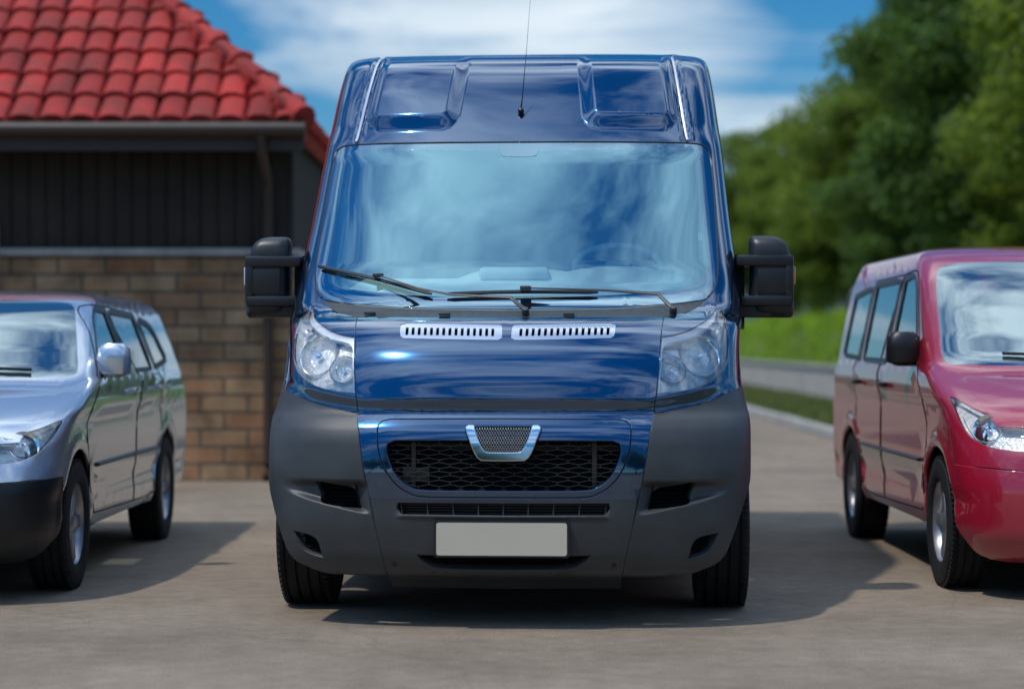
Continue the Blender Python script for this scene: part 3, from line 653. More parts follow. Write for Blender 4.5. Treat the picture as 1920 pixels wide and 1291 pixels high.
for k in range(9):      # rows of vertices that follow the bevel of the roof pads
    o_ = 0.006-0.0092*k
    for x_, v_ in rr(0.518, 2.50, 0.224+o_, 0.355+o_, 0.085+o_, 9)+[(0.518+q*(0.224+o_), 2.16+0.0125*i) for i in range(36) for q in (-1, 1)]+[(0.36+0.016*i, 2.145-o_) for i in range(20)]:
        if 2.10 < v_ < 2.60: a_ = S.ax(x_-(v_-2.14)*0.10, v_); pad_pts += [(a_, v_), (-a_, v_)]
body = fill('body', S, outer, holes, M['paint'], van, depth=0.016, dense=[(s*0.62-0.40, s*0.62+0.40, 2.095, 2.60, 0.020, 0.014) for s in (-1, 1)], extra=pad_pts+[(q*(0.58+0.015*i), 0.8685+max(0.58+0.015*i-0.57, 0)*0.155+o_) for i in range(44) for q in (-1, 1) for o_ in (0.008, 0.016, 0.024, 0.032, 0.040, 0.048, 0.056, 0.064, 0.072, 0.080)])
for q in (dw, w2, w3):
    for z in (q, mir(q)): fill('side_window', S, z, (), M['sglass'], van, off=-0.006, depth=0.005, bev=0.001)
# rear wall, floor and bulkhead close the shell
mb = MB(); ring = [S.P(S.ay(REAR, v), v) for v in (0.33, 0.7, 1.1, 1.5, 1.9, 2.2, 2.45, 2.55, 2.6, 2.75, 2.9)]
mb.raw(ring+[(-p[0], p[1], p[2]) for p in ring[::-1]], [tuple(range(22))]); mb.build('rear_wall', M['paint'], van)
mb = MB(); mb.box((0, 2.9, 0.38), (0.68, 2.3, 0.10)); mb.box((0, 2.0, 0.42), (0.9, 0.05, 0.2)); mb.box((0, 1.5, 0.62), (0.70, 0.98, 0.16))
for s in (-1, 1): mb.box((s*0.71, 0.95, 0.62), (0.01, 0.55, 0.36))
mb.build('underbody', M['gap'], van)
mb = MB(); mb.box((0, 2.55, 1.5), (0.90, 0.02, 0.85)); mb.build('bulkhead', M['bulk'], van)
# bonnet
vo = [(0.439, 1.2385), (0.438, 1.1785), (0.021, 1.1715), (0.033, 1.2315)]
def vent_loop(g=0.0):
    return curve([(0.030, 1.233+g), (0.42, 1.240+g), (0.446+g, 1.233), (0.440+g, 1.186), (0.428, 1.1785-g), (0.035, 1.171-g), (0.020-g, 1.178), (0.022-g, 1.226)], 0.02)
e = curve(bonnet_edge, 0.02, False)
top = curve([(0.0, 1.262), (0.3, 1.2635), (0.52, 1.2655), (0.652, 1.2665)], 0.04, False)
bot = curve([(0.588, 0.882), (0.306, 0.877), (0.0, 0.8745)], 0.04, False)
bl = top+e[1:]+bot[1:]; bl = bl+[(-p[0], p[1]) for p in bl[::-1] if abs(p[0]) > 1e-6]
vl, vr = vent_loop(0.0015), mir(vent_loop(0.0015))
bon = fill('bonnet', S, bl, [vl, vr], M['paint'], van, gv=0.022, depth=0.03, dense=[(-0.66, 0.66, 0.876, 0.955, 0.03, 0.0075)])
for sg in (1, -1):
    slots = []
    for k in range(15):
        a = 0.058+k*(0.415-0.058)/14; s_ = [(a-0.0045, 1.188), (a+0.0045, 1.188), (a+0.0065, 1.190), (a+0.0072, 1.194), (a+0.0078, 1.216), (a+0.0062, 1.221), (a-0.0040, 1.221), (a-0.0056, 1.216), (a-0.0062, 1.194), (a-0.0058, 1.190)]
        s_ = [(q[0], q[1]+0.003*(a-0.2)/0.2) for q in s_]
        slots.append(s_ if sg > 0 else mir(s_))
    vp = vent_loop(); vp = vp if sg > 0 else mir(vp)
    bv = fill('bonnet_vent', S, vp, slots, M['vent_sky_sheen'], van, off=-0.002, depth=0.012, bev=0.0012, ga=0.03, gv=0.012)
    fill('vent_backing', S, vp, (), M['gap'], bv, off=-0.022, depth=0.005, bev=0.001)
# dark seam backing under all the nose joints
sb = [(0, 1.255), (0.66, 1.255), (0.70, 1.22), (0.67, 1.0), (0.70, 0.90), (0.70, 0.865), (0.64, 0.82), (0.60, 0.6), (0.58, 0.45), (0.53, 0.25), (0.50, 0.22), (0, 0.22)]
ih = [(0.0, 0.80), (0.50, 0.80), (0.49, 0.60), (0.44, 0.45), (0.0, 0.45)]
seam = fill('inner_nose', S, sym(sb), (), M['gap'], van, off=-0.17, depth=0.005, gv=0.05, ga=0.1)
for s in (-1, 1):
    j = [(0.655, 1.262), (0.60, 1.19), (0.575, 0.9), (0.545, 0.8), (0.53, 0.70), (0.51, 0.56), (0.46, 0.34), (0.46, 0.23), (0.50, 0.23), (0.55, 0.45), (0.60, 0.70), (0.62, 0.86), (0.95, 0.93), (0.95, 0.945), (0.606, 0.93), (0.628, 1.06), (0.642, 1.19)]
    q = j if s > 0 else mir(j)
    fill('joint_backing', S, q, (), M['gap'], seam, off=-0.019, depth=0.004)
# cowl between bonnet and glass
cw = [(0.0, 1.266)]+curve([(0.0, 1.2665), (0.3, 1.268), (0.52, 1.27), (0.650, 1.272), (0.718, 1.281), (0.796, 1.296), (0.884, 1.326), (0.944, 1.352)], 0.03, False)[1:]
cw += curve([(0.90, 1.342), (0.70, 1.324), (0.42, 1.306), (0.0, 1.298)], 0.05, False)
fill('cowl', S, sym(cw), (), M['plastic'], van, off=-0.004, depth=0.03, gv=0.012)
for a, v in ((0.25, 1.272), (-0.27, 1.272), (-0.60, 1.278)): mb = MB(); mb.box(S.P(a, v, 0.006), (0.024, 0.016, 0.006), bev=0.003); mb.build('washer_jet', M['plastic'], van)
# glass
wl = curve(ws_half+[(0.90, 1.345, 'c'), (0.70, 1.327), (0.42, 1.309), (0.0, 1.301)], 0.03, False); wl = sym(wl)
cl = sym(curve(clear_half, 0.03, False))
glass = fill('windscreen', S, cl, (), M['ws'], van, depth=0.004, bev=0.0003, gv=0.05, ga=0.06)
fill('windscreen_border', S, wl, [cl], M['wsb'], glass, depth=0.004, bev=0.0003, gv=0.04)
mb = MB(); mb.box(S.P(0.0, 2.03, -0.03), (0.085, 0.01, 0.03), Matrix.Rotation(-0.8, 3, 'X'), bev=0.008); mb.box(S.P(0.0, 1.985, -0.05), (0.022, 0.02, 0.02), bev=0.006)
mb.build('sensor_housing', M['pad'], glass)
fill('sensor_mask', S, curve([(-0.10, 2.055, 'c'), (-0.088, 2.025), (-0.06, 2.012), (0.06, 2.012), (0.088, 2.025), (0.10, 2.055, 'c')], 0.02), (), M['wsb'], glass, off=0.0015, depth=0.001, bev=0.0003)
fill('sticker', S, [(0.935, 1.66), (0.965, 1.66), (0.965, 1.625), (0.935, 1.625)], (), M['tape'], glass, off=-0.012, depth=0.002, bev=0.0005)
mb = MB(); rp = [p for p in curve(ws_half, 0.04, False)]
for s in (1, -1): strip_on(S, mb, [(s*(a+0.002), v+0.002) for a, v in rp], 0.0045, 0.0)
mb.build('windscreen_seal', M['black'], glass)
# roof joint strips
for s in (1, -1):
    mb = MB(); pts = []
    for i in range(22):
        v = 2.10+i*0.022; x = 0.780-(min(v, 2.56)-2.085)*0.135; pts.append((s*S.ax(x, v), v))
    strip_on(S, mb, pts, 0.0065, 0.008, 6); mb.build('roof_strip', M['lamptrim'], van)
# bumper corners
cor = [(0.590, 0.882, 'c'), (0.568, 0.817), (0.549, 0.70), (0.525, 0.55), (0.495, 0.41), (0.479, 0.30), (0.478, 0.212, 'c'), (0.60, 0.210), (0.75, 0.226), (0.885, 0.252), (0.945, 0.292),
       (0.99, 0.365), (1.05, 0.44), (1.15, 0.52), (1.35, 0.60), yz(0.56, 0.66)+('c',), yz(0.62, 0.80), yz(0.655, 0.925)+('c',), (1.35, 0.970), (1.12, 0.956), (0.94, 0.932), (0.80, 0.911), (0.675, 0.893)]
fog = [(0.752, 0.592), (0.655, 0.581), (0.592, 0.571), (0.570, 0.547), (0.558, 0.487, 'c'), (0.624, 0.492), (0.722, 0.510), (0.745, 0.546)]
foglow = [(0.886, 0.389, 'c'), (0.813, 0.381), (0.761, 0.368), (0.737, 0.34), (0.728, 0.278, 'c'), (0.785, 0.29), (0.832, 0.31), (0.862, 0.348)]
for s in (1, -1):
    m_ = (lambda q: q) if s > 0 else mir
    bc = fill('bumper_corner', S, m_(curve(cor, 0.02)), [m_(curve(fog, 0.015)), m_(curve(foglow, 0.015))], M['plastic'], van, gv=0.02, ga=0.03, depth=0.03, bev=0.004, dense=[(0.47, 1.02, 0.455, 0.625, 0.013, 0.008) if s > 0 else (-1.02, -0.47, 0.455, 0.625, 0.013, 0.008), (-1.5, 1.5, 0.20, 0.25, 0.03, 0.007)], extra=[(s*(0.47+0.014*i), e0+(0.470+(0.47+0.014*i-0.56)*0.205 if e0 < 0.05 else 0.0)) for i in range(40) for e0 in (-0.004, 0.0, 0.004, 0.008, 0.012, 0.016, 0.020, 0.024, 0.568, 0.574, 0.580, 0.588, 0.596, 0.602, 0.608)])
    for lp in (fog, foglow):
        c_ = m_(curve(lp, 0.015)); A0, A1 = min(q[0] for q in c_), max(q[0] for q in c_); V0, V1 = min(q[1] for q in c_), max(q[1] for q in c_)
        k = 1.06; cx, cy = sum(q[0] for q in c_)/len(c_), sum(q[1] for q in c_)/len(c_)
        rc = fill('air_recess', S, [(cx+(q[0]-cx)*k, cy+(q[1]-cy)*k) for q in c_], (), M['gap'], bc, off=-0.055, depth=0.01)
        mb = MB()
        for j in range(6):
            v = V0+(V1-V0)*(j+0.7)/6.5; P_ = []
            for i in range(13):
                a = A0+(A1-A0)*i/12
                if inside(c_, a, v): P_.append(S.P(a, v, -0.034))
            if len(P_) > 1: mb.tube(P_, 0.0045, 4)
        mb.build('louvre', M['gap'], rc)
# centre of the bumper: painted band, grille surround, lower apron
bt = curve([(0.0, 0.8635), (0.306, 0.8645), (0.583, 0.8655, 'c')], 0.04, False)+curve([(0.583, 0.8655, 'c'), (0.562, 0.815), (0.543, 0.70), (0.518, 0.548), (0.511, 0.530, 'c')], 0.03, False)[1:]+curve([(0.511, 0.530, 'c'), (0.42, 0.528), (0.0, 0.525)], 0.04, False)[1:]
go = curve([(0.0, 0.846), (0.44, 0.843), (0.468, 0.837), (0.482, 0.822), (0.483, 0.79), (0.475, 0.72), (0.451, 0.65), (0.412, 0.592), (0.36, 0.556), (0.29, 0.542), (0.0, 0.541)], 0.02, False)
gh = curve([(0.0, 0.767), (0.420, 0.766), (0.446, 0.754), (0.452, 0.72), (0.437, 0.667), (0.410, 0.614), (0.362, 0.574), (0.296, 0.561), (0.0, 0.560)], 0.02, False)
G1, G2 = sym(go), sym(gh)
def grow(loop, d):
    cx, cy = 0.0, sum(q[1] for q in loop)/len(loop); out = []
    n = len(loop); sgn = 1 if area(loop) > 0 else -1
    for i in range(n):
        tx, ty = loop[(i+1) % n][0]-loop[i-1][0], loop[(i+1) % n][1]-loop[i-1][1]; l = math.hypot(tx, ty) or 1
        out.append((loop[i][0]+sgn*ty/l*d, loop[i][1]-sgn*tx/l*d))
    return out
band = fill('bumper_band', S, sym(bt), [grow(G1, 0.008)], M['paint'], van, gv=0.009, ga=0.03, depth=0.03)
gs = fill('grille_surround', S, G1, [G2], M['paint'], van, off=0.003, gv=0.012, ga=0.03, depth=0.045, bev=0.005)
mb = MB(); hexmesh(S, mb, grow(G2, 0.004), 0.087, 0.0185, -0.038, 0.0016); mb.build('grille_mesh', M['meshm'], gs)
bk = fill('grille_backing', S, grow(G2, 0.02), (), M['gap'], gs, off=-0.13, depth=0.01)
mb = MB()
mb.box((-0.37, 0.10, 0.66), (0.008, 0.006, 0.10)); mb.box((-0.36, 0.104, 0.62), (0.055, 0.006, 0.03), bev=0.004); mb.build('radiator_support', M['rust'], bk)
mb = MB(); mb.box((0.365, 0.10, 0.66), (0.010, 0.006, 0.10), bev=0.003); mb.build('radiator_support', M['rust'], bk)
ap = curve([(0.0, 0.522), (0.42, 0.5255), (0.510, 0.527, 'c')], 0.04, False)+curve([(0.510, 0.527, 'c'), (0.490, 0.41), (0.474, 0.30), (0.473, 0.212, 'c')], 0.03, False)[1:]+curve([(0.473, 0.212, 'c'), (0.480, 0.150, 'c'), (0.0, 0.146, 'c')], 0.04, False)[1:]
iu = sym(curve([(0.0, 0.514), (0.38, 0.515), (0.407, 0.515, 'c'), (0.414, 0.491), (0.394, 0.466, 'c'), (0.0, 0.464)], 0.03, False))
il = sym(curve([(0.0, 0.300), (0.345, 0.304, 'c'), (0.33, 0.279), (0.295, 0.252), (0.24, 0.242), (0.0, 0.239)], 0.03, False))
apron = fill('bumper_centre', S, sym(ap), [iu, il], M['plastic'], van, gv=0.012, ga=0.035, depth=0.035, bev=0.004)
mb = MB(); mb2 = MB()
for i in range(-4, 5): b_ = MB(); b_.tube([S.P(i*0.098, 0.462, -0.015), S.P(i*0.098+0.002*i, 0.518, -0.022)], 0.003, 4); b_.build('intake_bar', M['plastic'], apron)
for j in range(5): mb2.tube([S.P(-0.41+0.82*i/12, 0.470+j*0.011, -0.04) for i in range(13)], 0.0028, 4)
mb2.build('intake_slat', M['black'], apron)
mb = MB(); hexmesh(S, mb, il, 0.03, 0.011, -0.028, 0.002); mb.build('lower_mesh', M['gap'], apron)
fill('intake_backing', S, grow(il, 0.015), (), M['gap'], apron, off=-0.04, depth=0.01)
for x in (-0.444, 0.444):
    mb = MB()
    a = S.ax(x, 0.261); n_ = Vector(S.N3(a, 0.261)); R_ = Vector((1, 0, 0)).rotation_difference(n_).to_matrix()
    mb.lathe([(0.0001, 0.003), (0.006, 0.003), (0.0075, -0.001), (0.011, 0.001), (0.012, -0.004)], S.P(a, 0.261), R_, 14)
    mb.build('bolt', M['black'], apron)
# blank number plate on its holder
def plate3(name, loop, y0, y1, m, parent, bow=0.0):
    n = len(loop); v = [(x, y0+bow*x*x, z) for x, z in loop]+[(x, y1+bow*x*x, z) for x, z in loop]
    f = [tuple(range(n)), tuple(range(n, 2*n))[::-1]]+[(i, i+n, (i+1) % n+n, (i+1) % n) for i in range(n)]
    mb = MB(); mb.raw(v, f); return mb.build(name, m, parent, True, 30)
ph = plate3('plate_holder', rr(-0.005, 0.371, 0.272, 0.074, 0.012), -0.018, 0.03, M['black'], van)
plate3('number_plate', rr(-0.005, 0.371, 0.262, 0.0655, 0.010), -0.021, -0.0175, M['plate'], ph)
# trapezoid emblem with its own fine mesh
bo = curve([(-0.144, 0.806), (-0.137, 0.811), (0.137, 0.811), (0.144, 0.806), (0.134, 0.775), (0.108, 0.712), (0.090, 0.690), (0.065, 0.685), (-0.065, 0.685), (-0.090, 0.690), (-0.108, 0.712), (-0.134, 0.775)], 0.02)
bu_ = curve([(-0.144, 0.806), (-0.137, 0.811), (-0.117, 0.811, 'c'), (-0.108, 0.780), (-0.083, 0.728), (-0.068, 0.715), (-0.05, 0.712), (0.05, 0.712), (0.068, 0.715), (0.083, 0.728), (0.108, 0.780), (0.117, 0.811, 'c'), (0.137, 0.811), (0.144, 0.806), (0.134, 0.775), (0.108, 0.712), (0.090, 0.690), (0.065, 0.685), (-0.065, 0.685), (-0.090, 0.690), (-0.108, 0.712), (-0.134, 0.775)], 0.012)
bi = curve([(-0.116, 0.806, 'c'), (0.116, 0.806, 'c'), (0.104, 0.775), (0.080, 0.728), (0.066, 0.714), (0.05, 0.712), (-0.05, 0.712), (-0.066, 0.714), (-0.080, 0.728), (-0.104, 0.775)], 0.015)
em = fill('emblem_frame', S, bu_, (), M['chrome'], van, off=0.030, depth=0.05, bev=0.006, gv=0.01, ga=0.02)
fill('emblem_shadow_line', S, grow(bo, 0.006), (), M['gap'], em, off=0.006, depth=0.02)
mb = MB(); hexmesh(S, mb, bi, 0.0105, 0.0085, 0.021, 0.0011); mb.build('emblem_mesh', M['chrome'], em)
# headlamps
for s in (1, -1):
    m_ = (lambda q: q) if s > 0 else mir
    lc = m_(lampC); inn = grow(lc, -0.004)
    hl = fill('headlight', S, inn, (), M['silver'], van, off=-0.050, depth=0.01, gv=0.02, ga=0.03)
    hl['label'] = 'clear headlight with two round reflectors, '+('on the photograph right of the bonnet' if s > 0 else 'on the photograph left of the bonnet')
    # side wall of the lamp pod
    n = len(inn); v = [S.P(a, b, -0.004) for a, b in inn]+[S.P(a, b, -0.056) for a, b in inn]
    mb = MB(); mb.raw(v, [(i, (i+1) % n, (i+1) % n+n, i+n) for i in range(n)]); mb.build('lamp_pod', M['silver'], hl)
    tr = [(0.997, 1.311, 'c'), (0.936, 1.275), (0.863, 1.241), (0.783, 1.209), (0.712, 1.191), (0.648, 1.182, 'c'), (0.634, 1.064), (0.614, 0.953, 'c'), (0.622, 0.953, 'c'), (0.643, 1.064), (0.655, 1.145), (0.70, 1.166), (0.79, 1.183), (0.88, 1.216), (0.95, 1.252)]
    fill('lamp_trim', S, m_(curve(tr, 0.02)), (), M['lamptrim'], hl, off=-0.008, depth=0.02, bev=0.002)
    for a, v, r, kind in ((0.703, 1.057, 0.056, 'main'), (0.868, 1.114, 0.083, 'dip'), (0.985, 1.229, 0.027, 'side')):
        nn = Vector(S.N3(s*a, v)); nn = (nn*0.62+Vector((0, -1, 0.0))*0.38).normalized()
        c = Vector(S.P(s*a, v, -0.030 if r > 0.04 else -0.02)); R_ = Vector((1, 0, 0)).rotation_difference(nn).to_matrix()
        mb = MB(); mb.lathe([(r, 0.004), (r*1.06, 0.006), (r*1.12, 0.0), (r*1.14, -0.03)], c, R_, 36)
        rg = mb.build('reflector_ring', M['chrome'], hl)
        mb = MB(); mb.lathe([(r*0.16, -r*0.42), (r*0.35, -r*0.40), (r*0.62, -r*0.28), (r*0.86, -r*0.10), (r, 0.004)], c, R_, 20); mb.build('reflector', M['bowl'], rg, False)
        mb = MB(); mb.lathe([(0.0002, r*0.12), (r*0.12, r*0.10), (r*0.19, r*0.0), (r*0.20, -r*0.40)], c, R_, 20); mb.build('bulb', M['amber'] if kind == 'side' else M['chrome'], rg)
        if kind == 'main':
            mb = MB(); mb.lathe([(r*0.5, 0.0), (r*0.56, 0.006), (r*0.60, 0.0)], c, R_, 30); mb.build('inner_ring', M['chrome'], rg)
    fill('lens', S, lc if False else grow(lc, -0.0035), (), M['lens'], hl, off=-0.001, depth=0.006, bev=0.003)
# wipers
def wiper(pts_blade, pts_arm, name):
    mb = MB(); P_ = [Vector(S.P(a, v, 0.016)) for a, v in curve(pts_blade, 0.05, False)]
    mb.tube(P_, [0.006]+[0.0095]*(len(P_)-2)+[0.005], 6, flat=0.8, up=(0, -0.7, 0.7)); wo = mb.build('wiper_blade', M['black'], van)
    Q = [Vector(S.P(a, v, o)) for a, v, o in pts_arm]; mb = MB()
    mb.tube(Q, [0.004, 0.005, 0.006, 0.009, 0.011][-len(Q):], 6, flat=0.7, up=(0, -0.7, 0.7))
    mb.box(Q[0], (0.024, 0.010, 0.009), bev=0.004); mb.lathe([(0.0002, 0.012), (0.012, 0.010), (0.016, 0.0), (0.017, -0.02)], Q[-1], Vector((1, 0, 0)).rotation_difference(Vector((0, -0.6, 0.8))).to_matrix(), 14)
    mb.build('wiper_arm', M['plastic'], wo); return wo
wiper([(-1.02, 1.491), (-0.82, 1.463), (-0.623, 1.428), (-0.344, 1.356)], [(-0.60, 1.428, 0.036), (-0.40, 1.362, 0.04), (-0.25, 1.326, 0.045), (0.0, 1.305, 0.05), (0.069, 1.274, 0.02)], 'a')
wiper([(-0.28, 1.356), (-0.1, 1.362), (0.1, 1.365), (0.371, 1.362)], [(0.06, 1.366, 0.036), (0.25, 1.357, 0.04), (0.40, 1.347, 0.045), (0.63, 1.328, 0.05), (0.704, 1.282, 0.02)], 'b')
# aerial
mb = MB(); b0 = Vector(S.P(0.001, 2.233, 0.0)); mb.lathe([(0.0003, 0.030), (0.009, 0.028), (0.014, 0.018), (0.015, 0.006), (0.012, -0.004)], b0, Vector((1, 0, 0)).rotation_difference(Vector((0, -0.75, 0.66))).to_matrix(), 18)
ae = mb.build('aerial_base', M['black'], van)
mb = MB(); mb.tube([b0+Vector((0, -0.012, 0.015)), b0+Vector((0.006, -0.02, 0.06)), b0+Vector((0.025, 0.02, 0.30)), b0+Vector((0.042, 0.06, 0.56))], [0.0045, 0.0028, 0.0011, 0.0007], 8); mb.build('aerial_rod', M['black'], ae)
# door mirrors
def srect(cx, cz, hx, hz, n=28, e=3.2):
    o = []
    for i in range(n):
        t = 2*PI*i/n; c, s_ = math.cos(t), math.sin(t); o.append((cx+hx*math.copysign(abs(c)**(2/e), c), cz+hz*math.copysign(abs(s_)**(2/e), s_)))
    return o
def mirror(s):
    """s = +1 photograph right"""
    def X(x): return s*x
    mb = MB(); rows = [(1.272, 1.185, 0.055, 0.06), (1.285, 1.165, 0.085, 0.085), (1.305, 1.155, 0.097, 0.10), (1.345, 1.150, 0.100, 0.105), (1.352, 1.148, 0.100, 0.105),
                       (1.368, 1.148, 0.0975, 0.100), (1.50, 1.146, 0.096, 0.100), (1.515, 1.146, 0.0965, 0.102), (1.552, 1.142, 0.095, 0.100), (1.570, 1.141, 0.090, 0.098), (1.60, 1.136, 0.086, 0.092), (1.622, 1.128, 0.077, 0.080), (1.636, 1.119, 0.063, 0.062), (1.643, 1.108, 0.042, 0.036), (1.645, 1.105, 0.015, 0.012)]
    rings = [[(X(x), 1.22+(y-0)*1.0, z) for x, y in srect(cx, 0.0, hx, hy, 36, 4.2)] for z, cx, hx, hy in rows]
    mb.loft(rings); mo = mb.build('door_mirror', M['black'], van)
    mo['label'] = 'black door mirror, '+('right in the photograph' if s > 0 else 'left in the photograph')
    mb = MB()   # clamp frame around the recessed square
    mb.box((X(1.118), 1.165, 1.528), (0.128, 0.056, 0.025), bev=0.011); mb.box((X(1.125), 1.165, 1.347), (0.118, 0.058, 0.024), bev=0.012)
    mb.box((X(1.226), 1.17, 1.43), (0.021, 0.058, 0.10), bev=0.012)
    mb.box((X(1.07), 1.19, 1.308), (0.085, 0.06, 0.036), bev=0.014)
    mb.build('mirror_frame', M['black'], mo)
    mb = MB(); mb.box((X(1.150), 1.122, 1.437), (0.066, 0.006, 0.058), bev=0.004); mb.build('mirror_panel', M['black'], mo)
    mb = MB(); mb.box((X(1.248), 1.18, 1.462), (0.010, 0.028, 0.042), bev=0.006); mb.build('indicator', M['lamptrim'] if s < 0 else M['amber'], mo)
    mb = MB(); mb.raw([(X(0.985), 1.12, 1.22), (X(1.028), 1.17, 1.22), (X(1.030), 1.2, 1.55), (X(0.985), 1.25, 1.56), (X(0.985), 1.5, 1.22), (X(1.02), 1.48, 1.22), (X(1.015), 1.42, 1.52), (X(0.98), 1.46, 1.52)],
                      [(0, 1, 2, 3), (1, 5, 6, 2), (4, 7, 6, 5), (0, 3, 7, 4), (2, 6, 7, 3), (0, 4, 5, 1)]); mb.build('mirror_base', M['plastic'], mo)
    mb = MB(); mb.raw([(X(x), 1.325, z) for x, z in srect(1.146, 1.46, 0.08, 0.15, 24)], [tuple(range(24))]); mb.build('mirror_glass', M['chrome'], mo)
mirror(1); mirror(-1)
# wheels
def wheel(parent, x, y, R, hw, s, rimr=0.20, name='wheel', spokes=5, rimmat='rim'):
    """s: +1 outer face towards +x"""
    w_ = empty(name, (x, y, R)); w_.parent = parent
    prof = [(rimr, -hw*0.86), (rimr+0.02, -hw*0.98), (R*0.80, -hw), (R*0.93, -hw*0.95), (R*0.978, -hw*0.80)]
    for g in (-0.62, -0.22, 0.22, 0.62): prof += [(R*0.995, hw*g-0.007), (R*0.965, hw*g-0.004), (R*0.965, hw*g+0.004), (R*0.995, hw*g+0.007)]
    prof += [(R*0.978, hw*0.80), (R*0.93, hw*0.95), (R*0.80, hw), (rimr+0.02, hw*0.98), (rimr, hw*0.86)]
    mb = MB(); mb.lathe(prof, n=56)
    for k in range(72):
        t = 2*PI*k/72
        for q in (-0.88, 0.88):
            Rm = Matrix.Rotation(t, 3, 'X'); mb.box(Rm @ Vector((hw*q*0.93, R*0.978, 0)), (hw*0.07, 0.010, 0.006), Rm)
    mb.build('tyre', M['rubber'], w_, True, 30)
    mb = MB(); o = s*hw*0.75
    mb.lathe([(rimr+0.012, s*hw*0.90), (rimr, s*hw*0.80), (rimr-0.015, s*hw*0.4), (rimr-0.02, -s*hw*0.5), (rimr*0.3, -s*hw*0.5)], n=36)
    mb.lathe([(0.0003, o), (0.035, o), (0.05, o-s*0.012), (0.06, o-s*0.03)], n=24)
    for k in range(spokes):
        t = 2*PI*k/spokes; Rm = Matrix.Rotation(t, 3, 'X'); mb.box(Rm @ Vector((o-s*0.02, rimr*0.55, 0)), (0.012, rimr*0.47, 0.030), Rm, bev=0.008)
    mb.build('rim', M[rimmat], w_); return w_
for s in (1, -1):
    wheel(van, s*0.905, 0.92, 0.345, 0.118, s); wheel(van, s*0.905, 4.0, 0.345, 0.112, s)
# cabin seen through the glass
mb = MB(); rings = []
for x in [-0.86+1.72*i/24 for i in range(25)]:
    b = 0.055*math.exp(-((x-0.45)/0.24)**4)+0.045*math.exp(-((x+0.02)/0.22)**6)
    rings.append([(x, 0.86, 1.30), (x, 0.98, 1.35), (x, 1.15, 1.41+b*0.4), (x, 1.32, 1.455+b), (x, 1.42, 1.45+b), (x, 1.46, 1.40), (x, 1.48, 1.15), (x, 1.5, 0.8), (x, 0.9, 0.8)])
mb.loft(rings); dsh = mb.build('dashboard', M['dash'], van)
mb = MB(); mb.box((-0.02, 1.26, 1.475), (0.16, 0.09, 0.028), bev=0.02); mb.build('dash_tray', M['dash'], dsh)
sw = empty('steering_wheel', (0.45, 1.56, 1.515)); sw.parent = van; Rt = Matrix.Rotation(math.radians(33), 3, 'X')
mb = MB(); mb.tube([Rt @ Vector((0.205*math.cos(2*PI*k/36), 0.205*math.sin(2*PI*k/36), 0)) for k in range(37)], 0.014, 10, cap=False); mb.build('wheel_rim', M['dash'], sw)
mb = MB()
for t in (0.1, PI-0.1, -PI/2): mb.box(Rt @ Vector((0.11*math.cos(t), 0.11*math.sin(t), -0.01)), (0.095, 0.014, 0.008), Rt @ Matrix.Rotation(t, 3, 'Z'), bev=0.005)
mb.box(Rt @ Vector((0, 0, -0.02)), (0.06, 0.05, 0.03), Rt, bev=0.015); mb.build('wheel_hub', M['dash'], sw)
for x in (-0.45, 0.45):
    st = empty('seat', (x, 2.1, 0.9)); st.parent = van
    mb = MB(); mb.box((0, 0, 0.35), (0.24, 0.07, 0.34), Matrix.Rotation(-0.2, 3, 'X'), bev=0.05); mb.build('backrest', M['seat'], st)
    mb = MB(); mb.box((0, 0.08, 0.80), (0.13, 0.05, 0.09), bev=0.04); mb.build('headrest', M['seat'], st)
    mb = MB(); mb.box((0, -0.25, 0.0), (0.25, 0.26, 0.07), bev=0.04); mb.build('cushion', M['seat'], st)
